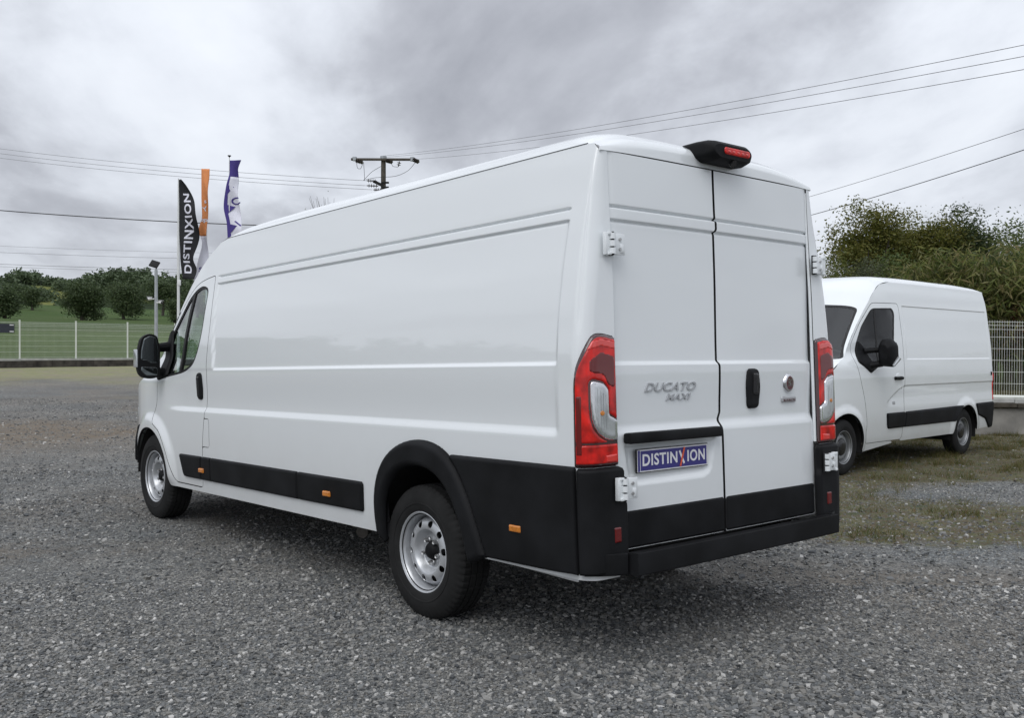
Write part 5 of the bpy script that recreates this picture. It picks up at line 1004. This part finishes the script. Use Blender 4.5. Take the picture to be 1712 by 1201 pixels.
# ------------------------------------------------------------------ overhead line
PY = 47.; pb = at(641, 300, PY); gz = float(meadow_z(np.array(pb[0]), np.array(PY))); pt_ = at(641, 263, PY)[2]
pole = empty('utility_pole', 'dark wooden power pole with crossarm and insulators rising behind the long van', 'utility pole', (pb[0], PY, gz)); zt = pt_-gz
b = MB(); b.tube([(0, 0, -.3), (0, 0, zt*.5), (0, 0, zt)], [.20, .15, .115], 12); b.build('pole_shaft', WOOD, pole)
b = MB(); b.box((.02, -.14, zt-.13), (3.15, .11, .11)); b.build('crossarm', WOOD, pole, bevel=.008); b = MB(); b.tube([(0, 0, zt-.10), (0, 0, zt+.05)], .16, 12); b.build('pole_cap', GALV, pole)
def insul(p, q, par, n=4):
    b = MB(); p, q = np.array(p, float), np.array(q, float); b.tube([p, q], .026, 6)
    for k in range(n): c = p+(q-p)*((k+.8)/(n+.8)); t = (q-p)/np.linalg.norm(q-p); b.tube([c-t*.022, c, c+t*.022], [.04, .11, .04], 10)
    b.build('insulator', INSUL, par)
insul((-1.35, -.14, zt-.18), (-.92, -.3, zt-.32), pole); insul((.15, -.14, zt-.18), (.50, -.35, zt-.30), pole); insul((1.45, -.14, zt-.12), (1.78, -.35, zt-.30), pole); insul((.80, -.14, zt-.22), (.74, -.14, zt-.48), pole, 2)
for x in (-1.38, 1.42): b = MB(); b.tube([(x, -.14, zt-.20), (x, -.14, zt-.02)], .11, 10); b.build('arm_bracket', GALV, pole)
ENDS = []
for (x0, x1, dz) in ((-.35, -1.05, -1.18), (-.28, -1.05, -1.42), (-.12, -.72, -1.62)):
    insul((x0+.05, -.12, zt+dz), (x1+.25, -.12, zt+dz+.02), pole, 4); ENDS.append((pb[0]+x1+.2, PY-.12, gz+zt+dz+.02))
b = MB(); b.box((-.22, -.1, zt-1.30), (.50, .10, .14), Matrix.Rotation(.45, 3, 'Y')); b.box((.10, -.1, zt-1.25), (.36, .12, .08)); b.box((.10, -.1, zt-1.48), (.36, .12, .08)); b.build('side_bracket', DARK, pole)
for P in ([(-.92, -.3, zt-.32), (-.90, -.25, zt-.7), (-.88, -.2, zt-1.18)], [(-1.3, -.14, zt-.25), (-1.22, -.2, zt-.58), (-1.1, -.2, zt-.6), (-.95, -.3, zt-.34)], [(-.05, -.2, zt-.45), (-.5, -.2, zt-.72), (-.95, -.15, zt-1.15)], [(1.6, -.3, zt-.28), (1.2, -.3, zt-.72), (.5, -.25, zt-.98), (-.3, -.2, zt-1.02), (-.85, -.15, zt-1.12)], [(.4, -.2, zt-.3), (.5, -.2, zt-.48), (.72, -.15, zt-.5)]):
    q = np.array(P); n_ = 14; t = np.linspace(0, len(q)-1, n_); c = np.array([pchip(np.arange(len(q)), q[:, k])(t) for k in range(3)]).T; b = MB(); b.tube(c, .011, 5); b.build('jumper_wire', WIRE, pole)
def wire(label, A_, B_, sag, r, m, group=None, n=48):
    A_, B_ = np.array(A_, float), np.array(B_, float); t = np.linspace(0, 1, n); P = A_+(B_-A_)*t[:, None]; P[:, 2] -= sag*4*t*(1-t); b = MB(); b.tube(P-A_, r, 5); o = b.build('power_line', m); o.location = A_; return tag(o, label, 'power line', group)
G1 = 'bare conductors left of the wooden pole'; G2 = 'bare conductors right of the wooden pole'; G3 = 'thin far wires low over the left meadow'
for i, ((ya, _), nm) in enumerate(zip(((238, 0), (246, 0), (254, 0)), ('topmost', 'middle', 'lowest'))):
    wire(f'thin grey wire running left from the pole, {nm} of the upper three', at(-120, ya-6, 62), ENDS[i], .28, .010, WIREG, G1)
for (p0, y1, nm) in (((-.02, -.1, zt+.05), 65, 'topmost'), ((.1, -.14, zt-.02), 84, 'middle'), ((1.5, -.14, zt-.12), 106, 'lowest')):
    q = at(1712, y1, 17); p = np.array(p0)+np.array([pb[0], PY, gz]); e = p+(q-p)*1.25; e[2] += .15
    wire(f'thin grey wire rising right over the long van roof, {nm} of three', p, e, .35, .0065, WIREG, G2)
for (ya, yb, rr, nm) in ((407, 415, .012, 'topmost'), (418, 424, .016, 'second from top'), (438, 441, .020, 'third from top'), (442, 446, .014, 'lowest')):
    wire(f'far wire over the left tree line, {nm} of the low four', at(-150, ya-3, 90), at(1000, yb+2, 120), .9, rr, WIREG, G3)
wire('thick twisted black cable sagging behind the flags and the long van', at(-300, 322, 44), at(1180, 372, 42), .80, .022, WIRE, None, 60)
wire('black cable slanting up to the right across the hedge top', at(1180, 402, 42), at(2050, 135, 17), .25, .011, WIRE); wire('thin cable slanting up to the right above the hedge', at(1180, 375, 46), at(2050, 100, 18), .2, .0075, WIRE)
# ------------------------------------------------------------------ trees and hedge
def leaves(pts, size, aspect, droop=0., rnd=1.):
    n = len(pts); size = np.broadcast_to(size, (n,)); d = rng.normal(size=(n, 3)); d[:, 2] = d[:, 2]*.5-droop; d /= np.linalg.norm(d, axis=1, keepdims=True); e = rng.normal(size=(n, 3)); e = np.cross(d, e); e /= np.linalg.norm(e, axis=1, keepdims=True)+1e-9
    L = size[:, None]*d; Wd = size[:, None]*aspect*.5*e; V = np.stack([pts, pts+L*.5+Wd, pts+L, pts+L*.5-Wd], 1).reshape(-1, 3); return V, np.arange(4*n).reshape(-1, 4)
def crown_points(n, blobs, clump, rc):
    """leaf positions in clumps over the shells of several blobs (centre, radii)"""
    w = np.array([b[1][0]*b[1][1]+b[1][0]*b[1][2] for b in blobs]); w = w/w.sum(); out = []
    nc = max(4, n//clump); bi = rng.choice(len(blobs), nc, p=w); d = rng.normal(size=(nc, 3)); d /= np.linalg.norm(d, axis=1, keepdims=True); rr = rng.random(nc)**.38
    C = np.array([blobs[b][0] for b in bi])+d*rr[:, None]*np.array([blobs[b][1] for b in bi])*np.clip(1+.10*rng.normal(size=(nc, 1)), .7, 1.12)
    k = rng.integers(int(clump*.4), int(clump*1.6)+1, nc); idx = np.repeat(np.arange(nc), k); return C, C[idx]+np.clip(rng.normal(size=(len(idx), 3)), -1.5, 1.5)*rc*rng.uniform(.6, 1.3, (nc, 1))[idx]*np.array([1, 1, .75])
def tree(name, label, x, y, z, h, blobs, n, leaf, m, clump=55, rc=.22, aspect=.55, trunk=.09, group=None, limbs=14, droop=.25, cat='tree'):
    root = empty(name, label, cat, (x, y, z), 0, group); C, P = crown_points(n, blobs, clump, rc)
    V, Q = leaves(P, leaf*rng.uniform(.6, 1.3, len(P)), aspect, droop); link('crown', fast_mesh(V, Q, False), m, root)
    b = MB(); tz = min(bl[0][2] for bl in blobs); cz = np.mean([bl[0] for bl in blobs], 0); b.tube([(0, 0, -.15), (.05*h*rng.normal()*.3, .0, tz*.5), (cz[0]*.5, cz[1]*.5, tz)], [trunk*1.3, trunk, trunk*.8], 9)
    for i in rng.choice(len(C), min(limbs, len(C)), replace=False):
        c = C[i]; s = np.array([cz[0]*.4, cz[1]*.4, tz*.85]); mid = s*.45+c*.55+np.array([0, 0, -.08*h*.5]); b.tube([s, mid, c], [trunk*.5, trunk*.28, trunk*.08], 6)
    b.build('trunk', BARK, root, fix=False); return root
OLIVE = leafmat('olive_leaf', [(0.0754, 0.0971, 0.0208), (0.1185, 0.1336, 0.0277), (0.1722, 0.168, 0.0347), (0.205, 0.19, 0.052), (0.1077, 0.1078, 0.0277)]); DGREEN = leafmat('dark_green_leaf', [(0.03, 0.0474, 0.0207), (0.0501, 0.0758, 0.029), (0.075, 0.0995, 0.0372), (0.1125, 0.1303, 0.0496)]); MGREEN = leafmat('mid_green_leaf', [(0.0562, 0.0878, 0.0289), (0.0938, 0.134, 0.0413), (0.1359, 0.1755, 0.0578), (0.1992, 0.2194, 0.0825)]); YGREEN = leafmat('yellow_green_leaf', [(0.0688, 0.0938, 0.025), (0.1063, 0.1313, 0.035), (0.15, 0.1688, 0.05), (0.1875, 0.1875, 0.075)]); GGREEN = leafmat('grey_green_leaf', [(0.056, 0.0728, 0.035), (0.098, 0.1148, 0.063), (0.14, 0.154, 0.091), (0.056, 0.07, 0.035)])
BAMBOO = leafmat('bamboo_leaf', [(0.0551, 0.0834, 0.0221), (0.101, 0.1338, 0.0347), (0.1559, 0.1857, 0.0474), (0.2292, 0.23, 0.071), (0.2375, 0.23, 0.1106), (0.2375, 0.1857, 0.079)]); RUST = leafmat('rust_leaf', [(.10, .045, .02), (.16, .07, .03), (.12, .09, .04), (.07, .06, .025)])
FARG = leafmat('far_oak_leaf', [(0.0353, 0.0543, 0.0228), (0.0516, 0.0815, 0.0313), (0.0761, 0.1087, 0.0425), (0.1087, 0.1412, 0.0624)], .25); FARG2 = leafmat('far_wood_leaf', [(0.0616, 0.0924, 0.0467), (0.0862, 0.1231, 0.0601), (0.1231, 0.1601, 0.0867)], .2)
def img_tree(name, label, pxc, ptop, pbase, Y, wpx, n, leaf, m, nb=7, **kw):
    """blobby crown filling the width wpx around pxc between ptop and the base (photo pixels at distance Y)"""
    base = at(pxc, pbase, Y); z = kw.pop('z', None); z = float(meadow_z(np.array(base[0]), np.array(Y))) if z is None else z; H = at(pxc, ptop, Y)[2]-z; Wd = wpx*Y/F_PX; blobs = []; lo = kw.pop('lo', .35)
    for i in range(nb):
        a = rng.uniform(-1, 1); zc = rng.uniform(lo+.12, .86); tap = 1-.55*max(0, (zc-.55)/.45); r = Wd*rng.uniform(.16, .24); zz_ = min(H*zc, H-r*.95); blobs.append((np.array([a*(Wd/2-r*1.0)*tap, rng.uniform(-.3, .3)*Wd, zz_]), (r, r, r*.8)))
    blobs.append((np.array([0, 0, H*(lo+1)*.5]), (Wd*.36, Wd*.34, H*(1-lo)*.44)))
    return tree(name, label, base[0], Y, z, H, blobs, n, leaf, m, **kw)
# right-hand hedge, trees behind it
img_tree('broadleaf_tree', 'olive green tree with yellowing leaves behind the second van, left in the hedge', 1440, 324, 560, 27, 165, 42000, .082, OLIVE, 9, clump=45, lo=.2, rc=.20)
img_tree('broadleaf_tree', 'olive brown tree between the yellowing tree and the dark peaked tree', 1520, 347, 560, 28, 185, 40000, .082, OLIVE, 7, clump=45, lo=.2)
img_tree('conifer_like_tree', 'dark tree with the highest peak, standing in the middle of the hedge', 1605, 324, 560, 27.5, 135, 38000, .085, DGREEN, 9, clump=70, lo=.15)
img_tree('broadleaf_tree', 'thin see-through green tree at the right edge of the hedge', 1688, 352, 560, 27, 130, 24000, .085, MGREEN, 8, clump=50, lo=.2, rc=.22)
img_tree('broadleaf_tree', 'broad dull olive tree filling the gap behind the dark peaked tree', 1640, 362, 560, 30, 200, 34000, .10, OLIVE, 9, clump=60, lo=.12, rc=.26)
img_tree('leafy_shrub', 'bright yellow-green shrub beside the open rear of the long van', 1398, 418, 590, 23, 60, 6000, .07, YGREEN, 5, lo=.05, cat='shrub')
img_tree('leafy_shrub', 'grey-green rounded shrub over the roof of the second van', 1440, 416, 590, 23.5, 80, 8000, .055, GGREEN, 5, lo=.05, cat='shrub')
img_tree('leafy_shrub', 'dark green shrub low between the grey-green shrub and the bamboo', 1492, 405, 590, 24.5, 90, 9000, .07, MGREEN, 5, lo=.05, cat='shrub')
img_tree('leafy_shrub', 'dark shrub in shade behind the bamboo and mesh fence', 1600, 425, 600, 24.5, 190, 13000, .09, DGREEN, 7, lo=.05, cat='shrub')
img_tree('leafy_shrub', 'dark leafy shrub at the right edge behind the bamboo', 1705, 425, 600, 24.0, 120, 8000, .09, DGREEN, 5, lo=.05, cat='shrub')
def bamboo(label, pxc, ptop, Y, wpx, nc, nl, m=BAMBOO):
    base = at(pxc, 600, Y); z = float(meadow_z(np.array(base[0]), np.array(Y))); H = at(pxc, ptop, Y)[2]-z; Wd = wpx*Y/F_PX; root = empty('bamboo_clump', label, 'bamboo', (base[0], Y, z), 0, 'bamboo behind the right fence'); b = MB(); tips = []
    for i in range(nc):
        s = np.array([rng.normal(0, Wd*.16), rng.normal(0, .25), 0]); out = np.array([rng.normal(0, Wd*.26), rng.normal(-.25, .35), 0]); hh = H*rng.uniform(.72, 1.03); t = np.linspace(0, 1, 9); P = s+out*(t**2.2)[:, None]+np.array([0, 0, hh])*(t-.16*t**4)[:, None]/.84*1.0; b.tube(P, list(np.linspace(.014, .004, 9)), 5, caps=False)
        for q in range(int(nl/nc)):
            u = rng.uniform(.22, 1)**.8; k = u*8; k0 = min(int(k), 7); p = P[k0]+(P[k0+1]-P[k0])*(k-k0); a = rng.uniform(0, 6.28); L_ = rng.uniform(.05, .42); p = p+np.array([math.cos(a)*L_, math.sin(a)*L_, rng.uniform(-.18, .12)]); tips += [p+rng.normal(0, .035, 3) for _ in range(4)]
    b.build('culms', mat('bamboo_culm_'+str(pxc), (.07, .075, .03), .5), root, fix=False)
    pts = np.array(tips); V, Q = leaves(pts, rng.uniform(.16, .31, len(pts)), .135, .85); link('crown', fast_mesh(V, Q, False), m, root); return root
bamboo('bamboo clump with brownish drooping leaves above the van roof', 1530, 428, 22.0, 95, 26, 800); bamboo('bamboo clump with bright green drooping leaves right of the brownish one', 1605, 412, 21.6, 110, 30, 1000); bamboo('bamboo clump behind the fence near the right edge', 1668, 425, 21.3, 85, 26, 850); bamboo('rust-tinged bamboo clump at the right edge of the picture', 1722, 412, 21.2, 95, 28, 900)
tree('rust_leaved_shrub', 'small rust-brown shrub hanging over the fence at the right edge', *(at(1706, 600, 20.8)[:2]), .55, 1.9, [(np.array([0, 0, 1.65]), (.28, .2, .35)), (np.array([-.15, 0, 1.3]), (.2, .2, .3))], 700, .11, RUST, clump=12, rc=.12, aspect=.25, trunk=.02, droop=.8, cat='shrub')
# bare twigs over the long van's roof
tw = at(553, 326, 40); tz = float(meadow_z(np.array(tw[0]), np.array(40.))); tr = empty('bare_tree', 'nearly bare treetop peeping over the long van roof left of the power pole', 'tree', (tw[0], 40, tz)); b = MB(); Hh = tw[2]-tz
b.tube([(0, 0, -.2), (.05, 0, Hh*.45), (0, 0, Hh*.72)], [.13, .09, .05], 8)
for i in range(46):
    a = rng.uniform(0, 6.28); p = np.array([0, 0, Hh*rng.uniform(.5, .72)]); e = np.array([math.cos(a)*rng.uniform(.2, 1.0), math.sin(a)*rng.uniform(.2, .9), Hh*rng.uniform(.84, 1.0)]); mid = p*.5+e*.5+np.array([0, 0, .12]); b.tube([p, mid, e], [.02, .011, .005], 5)
b.build('trunk', BARK, tr, fix=False); link('crown', fast_mesh(*leaves(rng.normal(size=(140, 3))*np.array([.55, .5, .25])+np.array([0, 0, Hh*.9]), .07, .6), False), OLIVE, tr)
# far trees of the meadow
for (pxc, pt2, pb2, Y, w, n, lb, zz) in ((137, 467, 533, 190, 92, 14000, 'big round oak standing left in the meadow beyond the fence', 0), (207, 470, 526, 215, 98, 14000, 'big round oak right of its twin, behind the lamp post', 0), (8, 474, 540, 175, 62, 8000, 'dark tree cut by the left edge of the picture', 0), (54, 476, 513, 235, 34, 5000, 'dark tree left of the pale field', 0), (30, 470, 512, 245, 50, 5000, 'tree between the edge tree and the pale field', 0), (272, 456, 503, 250, 62, 7000, 'dark tree behind the black flag pole', 0), (330, 462, 503, 255, 60, 5000, 'tree hidden behind the cab of the long van', 0), (292, 500, 522, 200, 24, 2200, 'small round bush right of the lamp post', 0)):
    img_tree('meadow_tree' if w > 30 else 'meadow_bush', lb, pxc, pt2+2, pb2, Y, w*.92, n, .40, FARG, 8, clump=40, rc=.8, trunk=.3, lo=.03, group='trees of the far meadow', cat='tree' if w > 30 else 'bush')
def far_wood():
    V_ = []; 
    for (pxa, pxb, ya, yb, Y, n) in ((-60, 40, 455, 462, 430, 26), (30, 105, 452, 468, 430, 34), (-60, 75, 478, 482, 330, 26), (100, 150, 468, 466, 400, 16), (145, 210, 460, 452, 400, 24), (185, 245, 450, 452, 390, 20), (232, 345, 460, 462, 380, 28), (340, 420, 462, 458, 380, 12), (104, 120, 503, 503, 300, 5)):
        for i in range(n):
            t = rng.random(); px = pxa+(pxb-pxa)*t; yt = ya+(yb-ya)*t+rng.normal(0, 2.2); y = Y*rng.uniform(.94, 1.06); p = at(px, yt, y); g = min(float(meadow_z(np.array(p[0]), np.array(y))), p[2]-3); h = p[2]-g; r = rng.uniform(2.2, 4.2) if Y > 300 else 1.6
            C, P = crown_points(300, [(np.array([p[0], y, p[2]-r*.9]), (r, r, r*.95)), (np.array([p[0], y, (p[2]-r+g)/2]), (r*.9, r*.9, max(h*.5, 1)))], 18, .8); V_.append(P)
    for i in range(90):  # unseen tree line off to the left, added to darken van-side reflections
        a = math.radians(rng.uniform(-95, -48)); d = rng.uniform(105, 150); x, y = d*math.sin(a), d*math.cos(a); g = float(meadow_z(np.array(x), np.array(y))); h = rng.uniform(5, 8); r = rng.uniform(2.2, 4); V_.append(crown_points(260, [(np.array([x, y, g+h-r*.9]), (r, r, r)), (np.array([x, y, g+h*.4]), (r, r, h*.4))], 16, .8)[1])
    P = np.concatenate(V_); V, Q = leaves(P, rng.uniform(.7, 1.5, len(P)), .7); tag(link('far_woodland', fast_mesh(V, Q, False), FARG2), 'dark wooded ridge on the skyline beyond the meadow, with unseen trees added for reflections', kind='stuff')
far_wood()
